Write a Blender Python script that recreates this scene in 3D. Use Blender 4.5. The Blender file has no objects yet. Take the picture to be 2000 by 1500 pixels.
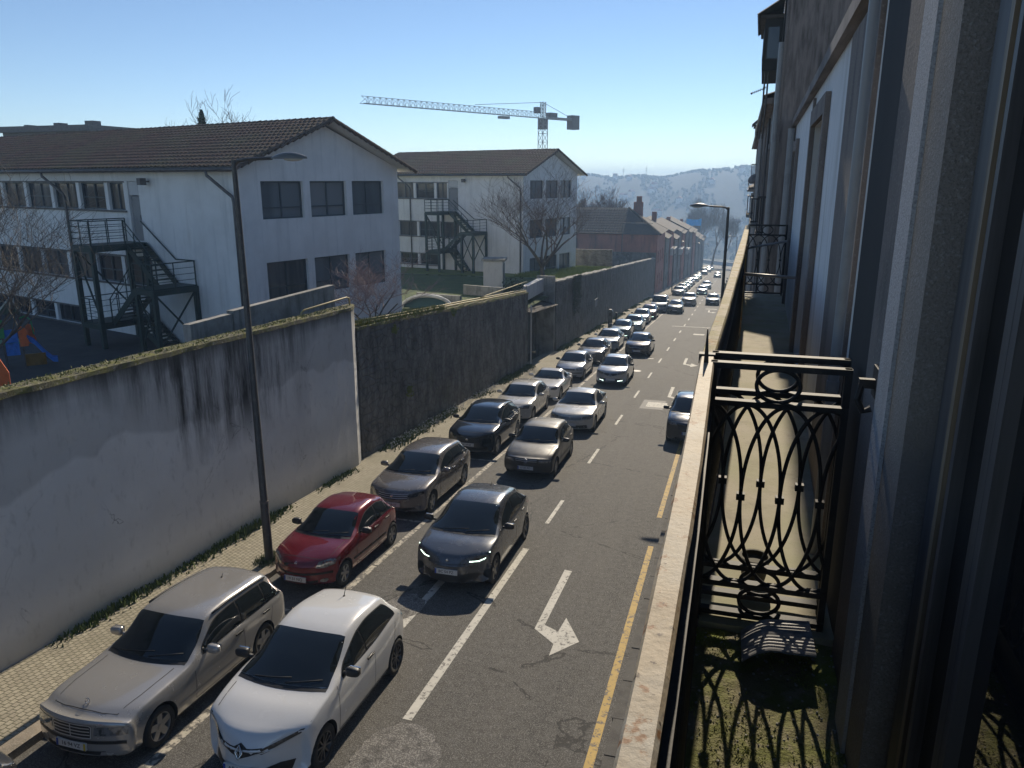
import bpy, math, random
import numpy as np
from mathutils import Vector, Matrix
from mathutils.bvhtree import BVHTree
from mathutils.geometry import delaunay_2d_cdt
R = math.radians
SC = bpy.context.scene
COL = SC.collection
random.seed(7)

# ------------------------------------------------------------------ camera
HC = 7.68                                    # eye height over the road below
cd = bpy.data.cameras.new('camera'); CAM = bpy.data.objects.new('camera', cd); COL.objects.link(CAM)
cd.sensor_width = 36; cd.lens = 27.0; cd.clip_start = 0.05; cd.clip_end = 6000
CAM.location = (0, 0, HC); CAM.rotation_euler = (R(90 - 14.896), 0, R(16.066))
SC.camera = CAM
# ------------------------------------------------------------------ sky and sun
SUN_EL, SUN_AZ = 30.0, -0.15                   # azimuth measured from +Y (down the street), minus = to the left
W = bpy.data.worlds.new('World'); SC.world = W; W.use_nodes = True
nt = W.node_tree; bg = nt.nodes['Background']
sky = nt.nodes.new('ShaderNodeTexSky'); sky.sky_type = 'NISHITA'; sky.sun_disc = False
sky.sun_elevation = R(SUN_EL); sky.sun_rotation = R(SUN_AZ); sky.air_density = 0.75; sky.dust_density = 0.0; sky.ozone_density = 2.6
nt.links.new(sky.outputs[0], bg.inputs[0]); bg.inputs[1].default_value = 0.0455
ld = bpy.data.lights.new('sun', 'SUN'); ld.energy = 2.0; ld.angle = R(0.5); ld.color = (1.0, 0.87, 0.68)
SUN = bpy.data.objects.new('sun', ld); COL.objects.link(SUN)
SD = Vector((math.sin(R(SUN_AZ)) * math.cos(R(SUN_EL)), math.cos(R(SUN_AZ)) * math.cos(R(SUN_EL)), math.sin(R(SUN_EL))))
SUN.rotation_euler = SD.to_track_quat('Z', 'Y').to_euler(); SUN.location = (0, 60, 60)
SC.view_settings.view_transform = 'Standard'; SC.view_settings.look = 'None'; SC.view_settings.gamma = 1
SC.view_settings.exposure = 1.33; SC.view_settings.use_curve_mapping = False
SC.cycles.volume_bounces = 1; SC.cycles.max_bounces = 6; SC.cycles.transparent_max_bounces = 8

# ------------------------------------------------------------------ measuring: a pixel of the photo to a point of the street
_p, _yaw = R(14.896), R(16.066)
def ray(x, y):
    r, v = x - 1000, 750 - y
    fw = 1500 * math.cos(_p) + v * math.sin(_p); up = v * math.cos(_p) - 1500 * math.sin(_p)
    return Vector((r * math.cos(_yaw) - fw * math.sin(_yaw), r * math.sin(_yaw) + fw * math.cos(_yaw), up))
SLOPE = 0.0806
def road(Y): return -SLOPE * Y
def atX(x, y, X): d = ray(x, y); return d * (X / d.x) + Vector((0, 0, HC))
def atY(x, y, Y): d = ray(x, y); return d * (Y / d.y) + Vector((0, 0, HC))
def atZ(x, y, Z): d = ray(x, y); return d * ((Z - HC) / d.z) + Vector((0, 0, HC))
def atD(x, y, D): d = ray(x, y); return d * (D / math.hypot(d.x, d.y)) + Vector((0, 0, HC))

# ------------------------------------------------------------------ mesh builder
class MB:
    def __init__(s): s.v = []; s.f = []; s.m = []
    def add(s, vs, fs, m=0):
        k = len(s.v); s.v += [tuple(p) for p in vs]
        for f in fs: s.f.append([i + k for i in f]); s.m.append(m)
        return s
    def box(s, a, b, m=0):
        (x0, y0, z0), (x1, y1, z1) = a, b
        return s.add([(x0,y0,z0),(x1,y0,z0),(x1,y1,z0),(x0,y1,z0),(x0,y0,z1),(x1,y0,z1),(x1,y1,z1),(x0,y1,z1)],
                     [(0,3,2,1),(4,5,6,7),(0,1,5,4),(1,2,6,5),(2,3,7,6),(3,0,4,7)], m)
    def obox(s, c, u, n, w, hu, hn, hw, m=0):
        c, u, n, w = Vector(c), Vector(u) * hu, Vector(n) * hn, Vector(w) * hw
        P = [c + a * u + b * n + d * w for d in (-1, 1) for a, b in ((-1,-1),(1,-1),(1,1),(-1,1))]
        return s.add(P, [(0,3,2,1),(4,5,6,7),(0,1,5,4),(1,2,6,5),(2,3,7,6),(3,0,4,7)], m)
    def bar(s, a, b, t, t2=None, m=0):
        a, b = Vector(a), Vector(b); d = b - a; L = d.length
        if L < 1e-6: return s
        d /= L; up = Vector((0,0,1)) if abs(d.z) < .95 else Vector((0,1,0))
        n = d.cross(up).normalized(); w = n.cross(d)
        return s.obox((a + b) / 2, d, n, w, L / 2, t / 2, (t2 or t) / 2, m)
    def tube(s, pts, r, n=6, cap=True, m=0, closed=False):
        P = [Vector(p) for p in pts]; k = len(P); rr = r if isinstance(r, (list, tuple)) else [r] * k
        vs = []; ref = None
        for i, p in enumerate(P):
            d = (P[(i+1) % k] - P[i-1]) if closed else (P[min(i+1,k-1)] - P[max(i-1,0)])
            if d.length < 1e-9: d = Vector((0,0,1))
            d.normalize()
            if ref is None: ref = Vector((0,0,1)) if abs(d.z) < .9 else Vector((1,0,0))
            a = d.cross(ref)
            if a.length < 1e-4: ref = Vector((1,0,0)) if abs(d.x) < .9 else Vector((0,1,0)); a = d.cross(ref)
            a.normalize(); b = d.cross(a); ref = -b if False else a.cross(d)
            vs += [p + (a * math.cos(2*math.pi*j/n) + b * math.sin(2*math.pi*j/n)) * rr[i] for j in range(n)]
        fs = [(i*n+j, i*n+(j+1)%n, (i+1)*n+(j+1)%n, (i+1)*n+j) for i in range(k-1) for j in range(n)]
        if closed: fs += [((k-1)*n+j, (k-1)*n+(j+1)%n, (j+1)%n, j) for j in range(n)]
        elif cap: fs += [tuple(range(n-1,-1,-1)), tuple(range((k-1)*n, k*n))]
        return s.add(vs, fs, m)
    def ring(s, c, u, w, ru, rw, r, n=28, k=6, m=0, a0=0, a1=360):
        c, u, w = Vector(c), Vector(u), Vector(w); full = abs(a1 - a0) >= 359.9
        N = n if full else n + 1
        pts = [c + u*ru*math.cos(R(a0+(a1-a0)*i/n)) + w*rw*math.sin(R(a0+(a1-a0)*i/n)) for i in range(N)]
        return s.tube(pts, r, k, closed=full, m=m)
    def prism(s, poly, o, u, v, n, t, m=0):          # polygon (a,b) in plane o,u,v extruded by t along n
        o, u, v, n = Vector(o), Vector(u), Vector(v), Vector(n); k = len(poly)
        A = [o + u*a + v*b for a, b in poly]; B = [p + n*t for p in A]
        return s.add(A + B, [tuple(range(k-1,-1,-1)), tuple(range(k, 2*k))] + [(i, (i+1)%k, k+(i+1)%k, k+i) for i in range(k)], m)
    def lathe(s, prof, c, ax, n=24, m=0):            # (r, h) along axis ax
        c, ax = Vector(c), Vector(ax).normalized(); a = ax.orthogonal().normalized(); b = ax.cross(a); k = len(prof)
        vs = [c + ax*h + (a*math.cos(2*math.pi*j/n) + b*math.sin(2*math.pi*j/n))*r for r, h in prof for j in range(n)]
        return s.add(vs, [(i*n+j, i*n+(j+1)%n, (i+1)*n+(j+1)%n, (i+1)*n+j) for i in range(k-1) for j in range(n)], m)
    def ball(s, c, rx, ry, rz, n=12, k=8, m=0, jit=0):
        vs = []
        for i in range(k+1):
            t = math.pi*i/k
            for j in range(n):
                q = 1 + random.uniform(-jit, jit)
                vs.append((c[0]+rx*q*math.sin(t)*math.cos(2*math.pi*j/n), c[1]+ry*q*math.sin(t)*math.sin(2*math.pi*j/n), c[2]+rz*q*math.cos(t)))
        return s.add(vs, [(i*n+j, i*n+(j+1)%n, (i+1)*n+(j+1)%n, (i+1)*n+j) for i in range(k) for j in range(n)], m)
    def grid(s, P, m=0):                             # P[i][j] points
        a, b = len(P), len(P[0])
        return s.add([q for row in P for q in row], [(i*b+j, i*b+j+1, (i+1)*b+j+1, (i+1)*b+j) for i in range(a-1) for j in range(b-1)], m)
    def shift(s, d): s.v = [(x-d[0], y-d[1], z-d[2]) for x, y, z in s.v]; return s
    def mesh(s, name, mats, smooth=False, sharp=None):
        me = bpy.data.meshes.new(name); me.from_pydata([tuple(p) for p in s.v], [], s.f)
        for m in (mats if isinstance(mats, (list, tuple)) else [mats]): me.materials.append(m)
        me.polygons.foreach_set('material_index', s.m)
        if smooth:
            me.polygons.foreach_set('use_smooth', [True]*len(s.f)); me.update()
            if sharp: me.set_sharp_from_angle(angle=R(sharp))
        me.update(); return me
    def build(s, name, mats, parent=None, smooth=False, sharp=None, world=True):
        if parent is not None and world and not parent.get('local'): s.shift(WLOC.get(parent.name, (0,0,0)))
        o = bpy.data.objects.new(name, s.mesh(name, mats, smooth, sharp)); COL.objects.link(o)
        if parent is not None: o.parent = parent
        return o
WLOC = {}
def tag(o, label, cat, group=None, kind=None):
    if label: o['label'] = label
    if cat: o['category'] = cat
    if group: o['group'] = group
    if kind: o['kind'] = kind
    return o
def thing(name, label, cat, loc=(0,0,0), rz=None, group=None, mat=None):
    """Empty at the thing's base. Without a rotation, part meshes are given in street coordinates."""
    o = bpy.data.objects.new(name, None); COL.objects.link(o); o.empty_display_size = .2
    wl = Vector(loc)
    if rz is not None: o.location = loc; o.rotation_euler = (0, 0, rz); wl = Vector((0,0,0))
    elif mat is not None: o.matrix_world = mat; wl = Vector((0,0,0))
    else: o.location = loc
    n = o.name
    p = o.parent
    WLOC[n] = tuple(wl)
    return tag(o, label, cat, group)
def struct(name, mb, m, smooth=False, kind='structure', **k):
    o = mb.build(name, m, None, smooth); o['kind'] = kind; return o
_vis = None
def wall_grid(mb, o, u, n, w, z0, z1, ops, depth=.18, m=0, mr=None):
    """wall sheet with real openings and reveals; ops: (u0,u1,z0,z1)"""
    o, u, n = Vector(o), Vector(u), Vector(n); mr = m if mr is None else mr
    us = sorted({0, w, *[q for a in ops for q in a[:2]]}); zs = sorted({z0, z1, *[q for a in ops for q in a[2:4]]})
    us = [q for q in us if 0 <= q <= w]; zs = [q for q in zs if z0 <= q <= z1]
    P = lambda a, z, d=0: o + u*a + Vector((0,0,z)) - n*d
    for i in range(len(us)-1):
        for j in range(len(zs)-1):
            ca, cz = (us[i]+us[i+1])/2, (zs[j]+zs[j+1])/2
            if any(a[0] < ca < a[1] and a[2] < cz < a[3] for a in ops): continue
            mb.add([P(us[i],zs[j]), P(us[i+1],zs[j]), P(us[i+1],zs[j+1]), P(us[i],zs[j+1])], [(0,1,2,3)], m)
    for a0, a1, b0, b1 in ops:
        F = [(a0,b0),(a1,b0),(a1,b1),(a0,b1)]
        for k in range(4):
            p, q = F[k], F[(k+1)%4]
            mb.add([P(*p), P(*q), P(*q, depth), P(*p, depth)], [(0,1,2,3)], mr)
def window(parent, o, u, n, op, depth, nv=1, tr=None, fm=None, gm=None, name='window', fw=.06):
    o, u, n = Vector(o), Vector(u), Vector(n); a0, a1, b0, b1 = op; Z = Vector((0,0,1))
    P = lambda a, z, d: o + u*a + Z*z - n*d
    f = MB(); d = depth - .03; e = .004
    for a in (a0+fw/2+e, a1-fw/2-e): f.obox(P(a, (b0+b1)/2, d), u, n, Z, fw/2, .035, (b1-b0)/2-e)
    for z in (b0+fw/2+e, b1-fw/2-e): f.obox(P((a0+a1)/2, z, d), u, n, Z, (a1-a0)/2-fw-2*e, .033, fw/2)
    for i in range(nv):
        a = a0 + (a1-a0)*(i+1)/(nv+1); f.obox(P(a, (b0+b1)/2, d), u, n, Z, fw*.45, .031, (b1-b0)/2-fw-2*e)
    if tr: f.obox(P((a0+a1)/2, b0+(b1-b0)*tr, d), u, n, Z, (a1-a0)/2-fw-2*e, .028, fw*.4)
    fo = f.build(name, fm, parent)
    g = MB(); g.add([P(a0,b0,depth), P(a1,b0,depth), P(a1,b1,depth), P(a0,b1,depth)], [(0,1,2,3)])
    g.add([P(a0,b0,depth+.03), P(a1,b0,depth+.03), P(a1,b1,depth+.03), P(a0,b1,depth+.03)], [(0,1,2,3)])
    if parent is not None and not parent.get('local'): g.shift(WLOC.get(parent.name, (0,0,0)))
    go = g.build('pane', gm, None); go.parent = fo
    return fo
def tiled(mb, o, u, v, lu, lv, pitch=.24, row=.38, amp=.035, m=0, ns=6):
    """overlapping rows of half-round tiles: u along the eave, v up the slope"""
    o, u, v = Vector(o), Vector(u).normalized(), Vector(v).normalized(); n = u.cross(v).normalized()
    if n.z < 0: n = -n
    k = int(lu/pitch)*ns; rows = max(1, int(lv/row)); rl = lv/rows
    for r in range(rows):
        P = []
        for e, lift in ((0, .045), (rl*1.06, .012)):
            jit = 0
            P.append([o + u*(lu*i/k) + v*(r*rl+e) + n*(lift + amp*abs(math.sin(math.pi*i/ns))) for i in range(k+1)])
        mb.grid(P, m)
        mb.add([q for q in P[0]] + [q - n*.03 for q in P[0]], [(i, i+1, k+1+i+1, k+1+i) for i in range(k)], m)
# ------------------------------------------------------------------ materials
def mk(name, col, rough=.7, metal=0., layers=(), bump=None, coat=0., spec=.5, coord='Object', emit=None, rlay=None, disp=None):
    """Principled material; layers: (scale, colour, lo, hi, (sx,sy,sz), detail) mixed over the base by noise"""
    m = bpy.data.materials.new(name); m.use_nodes = True; t = m.node_tree; b = t.nodes['Principled BSDF']
    b.inputs['Base Color'].default_value = (*col, 1); b.inputs['Roughness'].default_value = rough; b.inputs['Metallic'].default_value = metal
    b.inputs['Coat Weight'].default_value = coat; b.inputs['Coat Roughness'].default_value = .04; b.inputs['Specular IOR Level'].default_value = spec
    N = t.nodes.new; L = t.links.new
    tc = N('ShaderNodeTexCoord'); src = tc.outputs['Object']
    if coord == 'World': g = N('ShaderNodeNewGeometry'); src = g.outputs['Position']
    prev = None
    def noise(sc, st, det=6, kind='n'):
        mp = N('ShaderNodeMapping'); mp.inputs['Scale'].default_value = st; L(src, mp.inputs[0])
        if kind == 'v': x = N('ShaderNodeTexVoronoi'); x.inputs['Scale'].default_value = sc; L(mp.outputs[0], x.inputs['Vector']); return x.outputs['Distance']
        x = N('ShaderNodeTexNoise'); x.inputs['Scale'].default_value = sc; x.inputs['Detail'].default_value = det; x.inputs['Roughness'].default_value = .62
        L(mp.outputs[0], x.inputs['Vector']); return x.outputs[0]
    for ly in layers:
        sc, c2, lo, hi = ly[:4]; st = ly[4] if len(ly) > 4 else (1,1,1); det = ly[5] if len(ly) > 5 else 6; kd = ly[6] if len(ly) > 6 else 'n'
        mr = N('ShaderNodeMapRange'); mr.inputs[1].default_value = lo; mr.inputs[2].default_value = hi; L(noise(sc, st, det, kd), mr.inputs[0])
        mx = N('ShaderNodeMix'); mx.data_type = 'RGBA'; L(mr.outputs[0], mx.inputs[0])
        if prev is None: mx.inputs[6].default_value = (*col, 1)
        else: L(prev, mx.inputs[6])
        mx.inputs[7].default_value = (*c2, 1); prev = mx.outputs[2]
    if prev is not None: L(prev, b.inputs['Base Color'])
    if rlay:
        mr = N('ShaderNodeMapRange'); L(noise(rlay[0], (1,1,1), 4), mr.inputs[0]); mr.inputs[1].default_value = .35; mr.inputs[2].default_value = .7
        mr.inputs[3].default_value = rough; mr.inputs[4].default_value = rlay[1]; L(mr.outputs[0], b.inputs['Roughness'])
    if bump:
        bp = N('ShaderNodeBump'); bp.inputs['Strength'].default_value = bump[1]; bp.inputs['Distance'].default_value = bump[2] if len(bump) > 2 else .02
        L(noise(bump[0], bump[3] if len(bump) > 3 else (1,1,1), 8, bump[4] if len(bump) > 4 else 'n'), bp.inputs['Height']); L(bp.outputs[0], b.inputs['Normal'])
    if emit: b.inputs['Emission Color'].default_value = (*emit[0], 1); b.inputs['Emission Strength'].default_value = emit[1]
    return m
# ------------------------------------------------------------------ special surfaces
def nodes(name):
    m = bpy.data.materials.new(name); m.use_nodes = True; t = m.node_tree
    return m, t, t.nodes['Principled BSDF'], t.nodes.new, t.links.new
def ramp(N, L, src, lo, hi, a=0., b=1.):
    r = N('ShaderNodeMapRange'); L(src, r.inputs[0])
    r.inputs[1].default_value, r.inputs[2].default_value, r.inputs[3].default_value, r.inputs[4].default_value = lo, hi, a, b
    return r.outputs[0]
def mth(N, L, op, a, b=None):
    r = N('ShaderNodeMath'); r.operation = op
    for i, q in enumerate((a, b)):
        if q is None: continue
        if isinstance(q, (int, float)): r.inputs[i].default_value = q
        else: L(q, r.inputs[i])
    return r.outputs[0]
def mixc(N, L, fac, a, b):
    x = N('ShaderNodeMix'); x.data_type = 'RGBA'
    if isinstance(fac, (int, float)): x.inputs[0].default_value = fac
    else: L(fac, x.inputs[0])
    for i, q in ((6, a), (7, b)):
        if isinstance(q, tuple): x.inputs[i].default_value = (*q, 1)
        else: L(q, x.inputs[i])
    return x.outputs[2]
def nz(N, L, src, sc, st=(1,1,1), det=6, rg=.6):
    mp = N('ShaderNodeMapping'); mp.inputs['Scale'].default_value = st; L(src, mp.inputs[0])
    x = N('ShaderNodeTexNoise'); x.inputs['Scale'].default_value = sc; x.inputs['Detail'].default_value = det; x.inputs['Roughness'].default_value = rg
    L(mp.outputs[0], x.inputs['Vector']); return x.outputs[0]
def vor(N, L, src, sc, st=(1,1,1), feat='F1', out='Distance', rnd=1.):
    mp = N('ShaderNodeMapping'); mp.inputs['Scale'].default_value = st; L(src, mp.inputs[0])
    x = N('ShaderNodeTexVoronoi'); x.feature = feat; x.inputs['Scale'].default_value = sc; x.inputs['Randomness'].default_value = rnd
    L(mp.outputs[0], x.inputs['Vector']); return x.outputs[out]
def bumpn(N, L, b, h, s, d):
    bp = N('ShaderNodeBump'); bp.inputs['Strength'].default_value = s; bp.inputs['Distance'].default_value = d; L(h, bp.inputs['Height']); L(bp.outputs[0], b.inputs['Normal'])
def pos(N): return N('ShaderNodeNewGeometry').outputs['Position']

def m_asphalt():
    m, t, b, N, L = nodes('asphalt'); p = pos(N)
    c = mixc(N, L, ramp(N, L, nz(N, L, p, .5, (1,.25,1)), .35, .65), (.060,.056,.051), (.088,.081,.072))
    c = mixc(N, L, ramp(N, L, nz(N, L, p, 2.2), .52, .7), c, (.062,.058,.054))
    c = mixc(N, L, ramp(N, L, nz(N, L, p, 1.1, (1,.035,1), 3), .5, .68, 0., .7), c, (.042,.040,.038))
    c = mixc(N, L, ramp(N, L, nz(N, L, p, 7., det=6), .42, .72), c, (.105,.10,.092))
    c = mixc(N, L, ramp(N, L, nz(N, L, p, 55., det=4), .50, .60), c, (.19,.185,.17))
    c = mixc(N, L, ramp(N, L, vor(N, L, p, 3.1), .035, .05, 1., 0.), c, (.26,.25,.24))
    crk = vor(N, L, p, .23, feat='DISTANCE_TO_EDGE'); 
    wob = mth(N, L, 'ADD', crk, mth(N, L, 'MULTIPLY', mth(N, L, 'SUBTRACT', nz(N, L, p, 1.6), .5), .12))
    c = mixc(N, L, mth(N, L, 'MULTIPLY', ramp(N, L, mth(N, L, 'ABSOLUTE', wob), .002, .0055, 1., 0.), .75), c, (.022,.021,.02))
    L(c, b.inputs['Base Color']); b.inputs['Roughness'].default_value = .82; b.inputs['Specular IOR Level'].default_value = .3
    bumpn(N, L, b, nz(N, L, p, 120., det=3), .55, .012); return m
def m_cobble():
    m, t, b, N, L = nodes('cobblestones'); p = pos(N)
    br = N('ShaderNodeTexBrick'); mp = N('ShaderNodeMapping'); mp.inputs['Rotation'].default_value = (0, 0, R(90)); 
    add = N('ShaderNodeMixRGB'); add.blend_type = 'ADD'; add.inputs[0].default_value = .03; L(p, add.inputs[1])
    nn = N('ShaderNodeTexNoise'); nn.inputs['Scale'].default_value = 3.; L(p, nn.inputs['Vector']); L(nn.outputs[1], add.inputs[2])
    L(add.outputs[0], mp.inputs[0]); L(mp.outputs[0], br.inputs['Vector'])
    for k, v in (('Scale', 1.), ('Brick Width', .115), ('Row Height', .105), ('Mortar Size', .011), ('Mortar Smooth', .6), ('Bias', 0.)): br.inputs[k].default_value = v
    br.inputs['Color1'].default_value = (.43,.385,.29,1); br.inputs['Color2'].default_value = (.32,.285,.215,1); br.inputs['Mortar'].default_value = (.17,.16,.105,1)
    c = mixc(N, L, ramp(N, L, nz(N, L, p, .9), .45, .75, 0., .55), br.outputs[0], (.20,.19,.12))
    c = mixc(N, L, ramp(N, L, nz(N, L, p, 40.), .5, .7, 0., .5), c, (.14,.13,.10))
    L(c, b.inputs['Base Color']); b.inputs['Roughness'].default_value = .85
    h = mth(N, L, 'ADD', ramp(N, L, br.outputs['Fac'], 0, 1, 1., 0.), mth(N, L, 'MULTIPLY', nz(N, L, p, 30.), .5))
    bumpn(N, L, b, h, .8, .02); return m
def m_paint(name, col, wear=.5):
    m, t, b, N, L = nodes(name); p = pos(N)
    f = ramp(N, L, nz(N, L, p, 9., det=10, rg=.75), wear, wear+.08)
    c = mixc(N, L, ramp(N, L, nz(N, L, p, 2.), .3, .7), col, tuple(q*.8 for q in col))
    L(mixc(N, L, f, c, (.09,.085,.08)), b.inputs['Base Color']); b.inputs['Roughness'].default_value = .75; return m
def m_whitewall():
    """white lime render, grey and peeling below the coping, black run-off streaks"""
    m, t, b, N, L = nodes('stained_white_render'); p = pos(N)
    sp = N('ShaderNodeSeparateXYZ'); L(p, sp.inputs[0])
    top = mth(N, L, 'SUBTRACT', mth(N, L, 'SUBTRACT', 4.6, mth(N, L, 'MULTIPLY', sp.outputs[1], .038)), sp.outputs[2])     # metres under the coping
    c = mixc(N, L, ramp(N, L, nz(N, L, p, .35), .4, .62), (.74,.74,.725), (.64,.64,.63))
    edge = mth(N, L, 'ADD', top, mth(N, L, 'MULTIPLY', mth(N, L, 'SUBTRACT', nz(N, L, p, .45, (1,1.2,.15), 2), .5), 1.5))
    c = mixc(N, L, ramp(N, L, edge, 1.7, 1.8, .40, 0.), c, (.30,.305,.30))                           # the older, darker coat
    low = mth(N, L, 'ADD', top, mth(N, L, 'MULTIPLY', mth(N, L, 'SUBTRACT', nz(N, L, p, .25, (1,1,.6), 2), .5), 2.))
    c = mixc(N, L, ramp(N, L, mth(N, L, 'ABSOLUTE', mth(N, L, 'SUBTRACT', low, 3.6)), .0, .5, .35, 0.), c, (.56,.56,.55))
    st = nz(N, L, p, 1.5, (1,1.5,.16), 10, .75); st2 = nz(N, L, p, .42, (1,1,.35), 4)
    lf = mth(N, L, 'ADD', mth(N, L, 'MULTIPLY', ramp(N, L, nz(N, L, p, .22, (1,1,.1), 3), .35, .65), .35), ramp(N, L, mth(N, L, 'ABSOLUTE', mth(N, L, 'SUBTRACT', sp.outputs[1], 15.6)), .8, 4.2, 1.0, 0.)); tv = mth(N, L, 'DIVIDE', top, mth(N, L, 'ADD', mth(N, L, 'MULTIPLY', lf, 1.25), .35))
    dark = mth(N, L, 'MULTIPLY', ramp(N, L, st, .36, .62), ramp(N, L, tv, .15, 1.55, 1., 0.))
    c = mixc(N, L, mth(N, L, 'MULTIPLY', dark, .95), c, (.038,.038,.036))
    blot = mth(N, L, 'MULTIPLY', ramp(N, L, mth(N, L, 'ADD', mth(N, L, 'MULTIPLY', st, .55), mth(N, L, 'MULTIPLY', st2, .6)), .55, .66), ramp(N, L, top, 1.6, 3.0, 1., 0.))
    c = mixc(N, L, mth(N, L, 'MULTIPLY', blot, ramp(N, L, lf, .25, .8)), c, (.03,.03,.028))
    c = mixc(N, L, ramp(N, L, top, .06, .5, .92, 0.), c, (.06,.058,.05))
    c = mixc(N, L, mth(N, L, 'MULTIPLY', ramp(N, L, nz(N, L, p, 6., (1,1,.5), 8), .55, .75), .35), c, (.25,.25,.24))
    foot = mth(N, L, 'SUBTRACT', sp.outputs[2], mth(N, L, 'MULTIPLY', sp.outputs[1], -SLOPE))
    c = mixc(N, L, ramp(N, L, foot, .12, .75, .55, 0.), c, (.24,.24,.21))
    crk = vor(N, L, p, .5, feat='DISTANCE_TO_EDGE'); wob = mth(N, L, 'ADD', crk, mth(N, L, 'MULTIPLY', mth(N, L, 'SUBTRACT', nz(N, L, p, 2.5), .5), .2))
    c = mixc(N, L, mth(N, L, 'MULTIPLY', ramp(N, L, mth(N, L, 'ABSOLUTE', wob), .001, .005, .7, 0.), ramp(N, L, st2, .5, .6)), c, (.06,.06,.06))
    L(c, b.inputs['Base Color']); b.inputs['Roughness'].default_value = .9; bumpn(N, L, b, nz(N, L, p, 14., det=8), .35, .02); return m
def m_darkwall():
    m, t, b, N, L = nodes('blackened_stone_wall'); p = pos(N)
    c = mixc(N, L, ramp(N, L, nz(N, L, p, 1.7, (1,1,.5), 8, .7), .38, .66), (.085,.082,.077), (.23,.225,.21))
    c = mixc(N, L, ramp(N, L, nz(N, L, p, 5., (1,1.6,.18), 8, .7), .52, .72, 0., .7), c, (.25,.24,.22))
    c = mixc(N, L, ramp(N, L, vor(N, L, p, 2.2, (1,1,1.6), 'DISTANCE_TO_EDGE'), .0, .06, .45, 0.), c, (.035,.034,.03))
    c = mixc(N, L, ramp(N, L, nz(N, L, p, .5), .58, .7, 0., .55), c, (.06,.07,.035))
    L(c, b.inputs['Base Color']); b.inputs['Roughness'].default_value = .95
    bumpn(N, L, b, mth(N, L, 'ADD', nz(N, L, p, 7., det=10), ramp(N, L, vor(N, L, p, 2.2, (1,1,1.6), 'DISTANCE_TO_EDGE'), 0, .12)), .8, .06); return m
def m_moss(name='mossy_coping', a=(.13,.12,.075), g=(.17,.17,.045)):
    m, t, b, N, L = nodes(name); p = pos(N)
    c = mixc(N, L, ramp(N, L, nz(N, L, p, 3.5, det=8), .42, .6), a, g)
    c = mixc(N, L, ramp(N, L, nz(N, L, p, 12., det=8), .56, .68), c, (.36,.33,.25))
    c = mixc(N, L, ramp(N, L, nz(N, L, p, 1.3, det=8), .6, .7), c, (.09,.075,.05))
    L(c, b.inputs['Base Color']); b.inputs['Roughness'].default_value = .95; bumpn(N, L, b, nz(N, L, p, 30., det=8), .9, .05); return m
def m_tiles(name, a=(.075,.043,.034), bb=(.15,.085,.066), mo=(.105,.10,.055)):
    m, t, b, N, L = nodes(name); tc = N('ShaderNodeTexCoord').outputs['Object']
    c = mixc(N, L, vor(N, L, tc, 3.6, (1,1,1), 'F1', 'Color'), a, bb)
    c = mixc(N, L, ramp(N, L, nz(N, L, tc, .35, det=4), .4, .66, 0., .8), c, mo)
    c = mixc(N, L, ramp(N, L, nz(N, L, tc, 9., det=6), .48, .66, 0., .85), c, (.055,.045,.04))
    L(c, b.inputs['Base Color']); b.inputs['Roughness'].default_value = .85; bumpn(N, L, b, nz(N, L, tc, 25.), .4, .02); return m
def m_grass(name='grass', a=(.05,.085,.018), bb=(.10,.135,.03)):
    m, t, b, N, L = nodes(name); p = pos(N)
    L(mixc(N, L, ramp(N, L, nz(N, L, p, 1.1, det=8), .35, .68), a, bb), b.inputs['Base Color']); b.inputs['Roughness'].default_value = .9
    bumpn(N, L, b, nz(N, L, p, 40., (1,1,.3), 6), 1., .05); return m
def m_leaf(name, a, bb):
    m, t, b, N, L = nodes(name); tc = N('ShaderNodeTexCoord').outputs['Object']
    L(mixc(N, L, ramp(N, L, nz(N, L, tc, 3., det=3), .3, .7), a, bb), b.inputs['Base Color']); b.inputs['Roughness'].default_value = .6
    b.inputs['Transmission Weight'].default_value = 0.; return m
M = {}
M['asphalt'] = m_asphalt(); M['cobble'] = m_cobble(); M['white_line'] = m_paint('white_road_paint', (.58,.56,.50), .53); M['yellow_line'] = m_paint('yellow_road_paint', (.50,.33,.08), .52)
M['worn_line'] = m_paint('worn_road_paint', (.50,.46,.38), .47)
M['kerb'] = mk('granite_kerb', (.30,.25,.19), .85, layers=[(3, (.16,.14,.11), .4, .65), (60, (.40,.36,.30), .5, .66)], bump=(40, .4, .01), coord='World')
M['dark_kerb'] = mk('dark_kerb_stone', (.10,.095,.085), .9, layers=[(3, (.065,.06,.055), .4, .65), (50, (.15,.14,.125), .55, .68)], bump=(40, .4, .01), coord='World')
M['gravel'] = mk('gravel_patch', (.15,.143,.132), .95, layers=[(38, (.34,.325,.30), .48, .58, (1,1,1), 3), (4, (.085,.08,.075), .5, .68)], bump=(60, .9, .03), coord='World')
M['tar'] = mk('fresh_tar', (.030,.030,.031), .7, layers=[(80, (.07,.07,.07), .55, .66)], bump=(90, .4, .01), coord='World')
M['whitewall'] = m_whitewall(); M['darkwall'] = m_darkwall(); M['moss'] = m_moss(); M['grass'] = m_grass()
M['sun_toned_grass'] = m_grass('sunny_grass', (.13,.17,.025), (.20,.23,.05))  # lighter greens than the other lawn put the sun into the colour
M['yard'] = mk('yard_paving', (.045,.046,.046), .9, layers=[(1.2, (.07,.07,.065), .4, .65)], bump=(20, .3), coord='World')
M['soil'] = mk('ground_soil', (.12,.10,.075), .95, layers=[(.3, (.07,.09,.03), .4, .6), (2, (.17,.15,.11), .5, .7)], coord='World')
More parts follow.
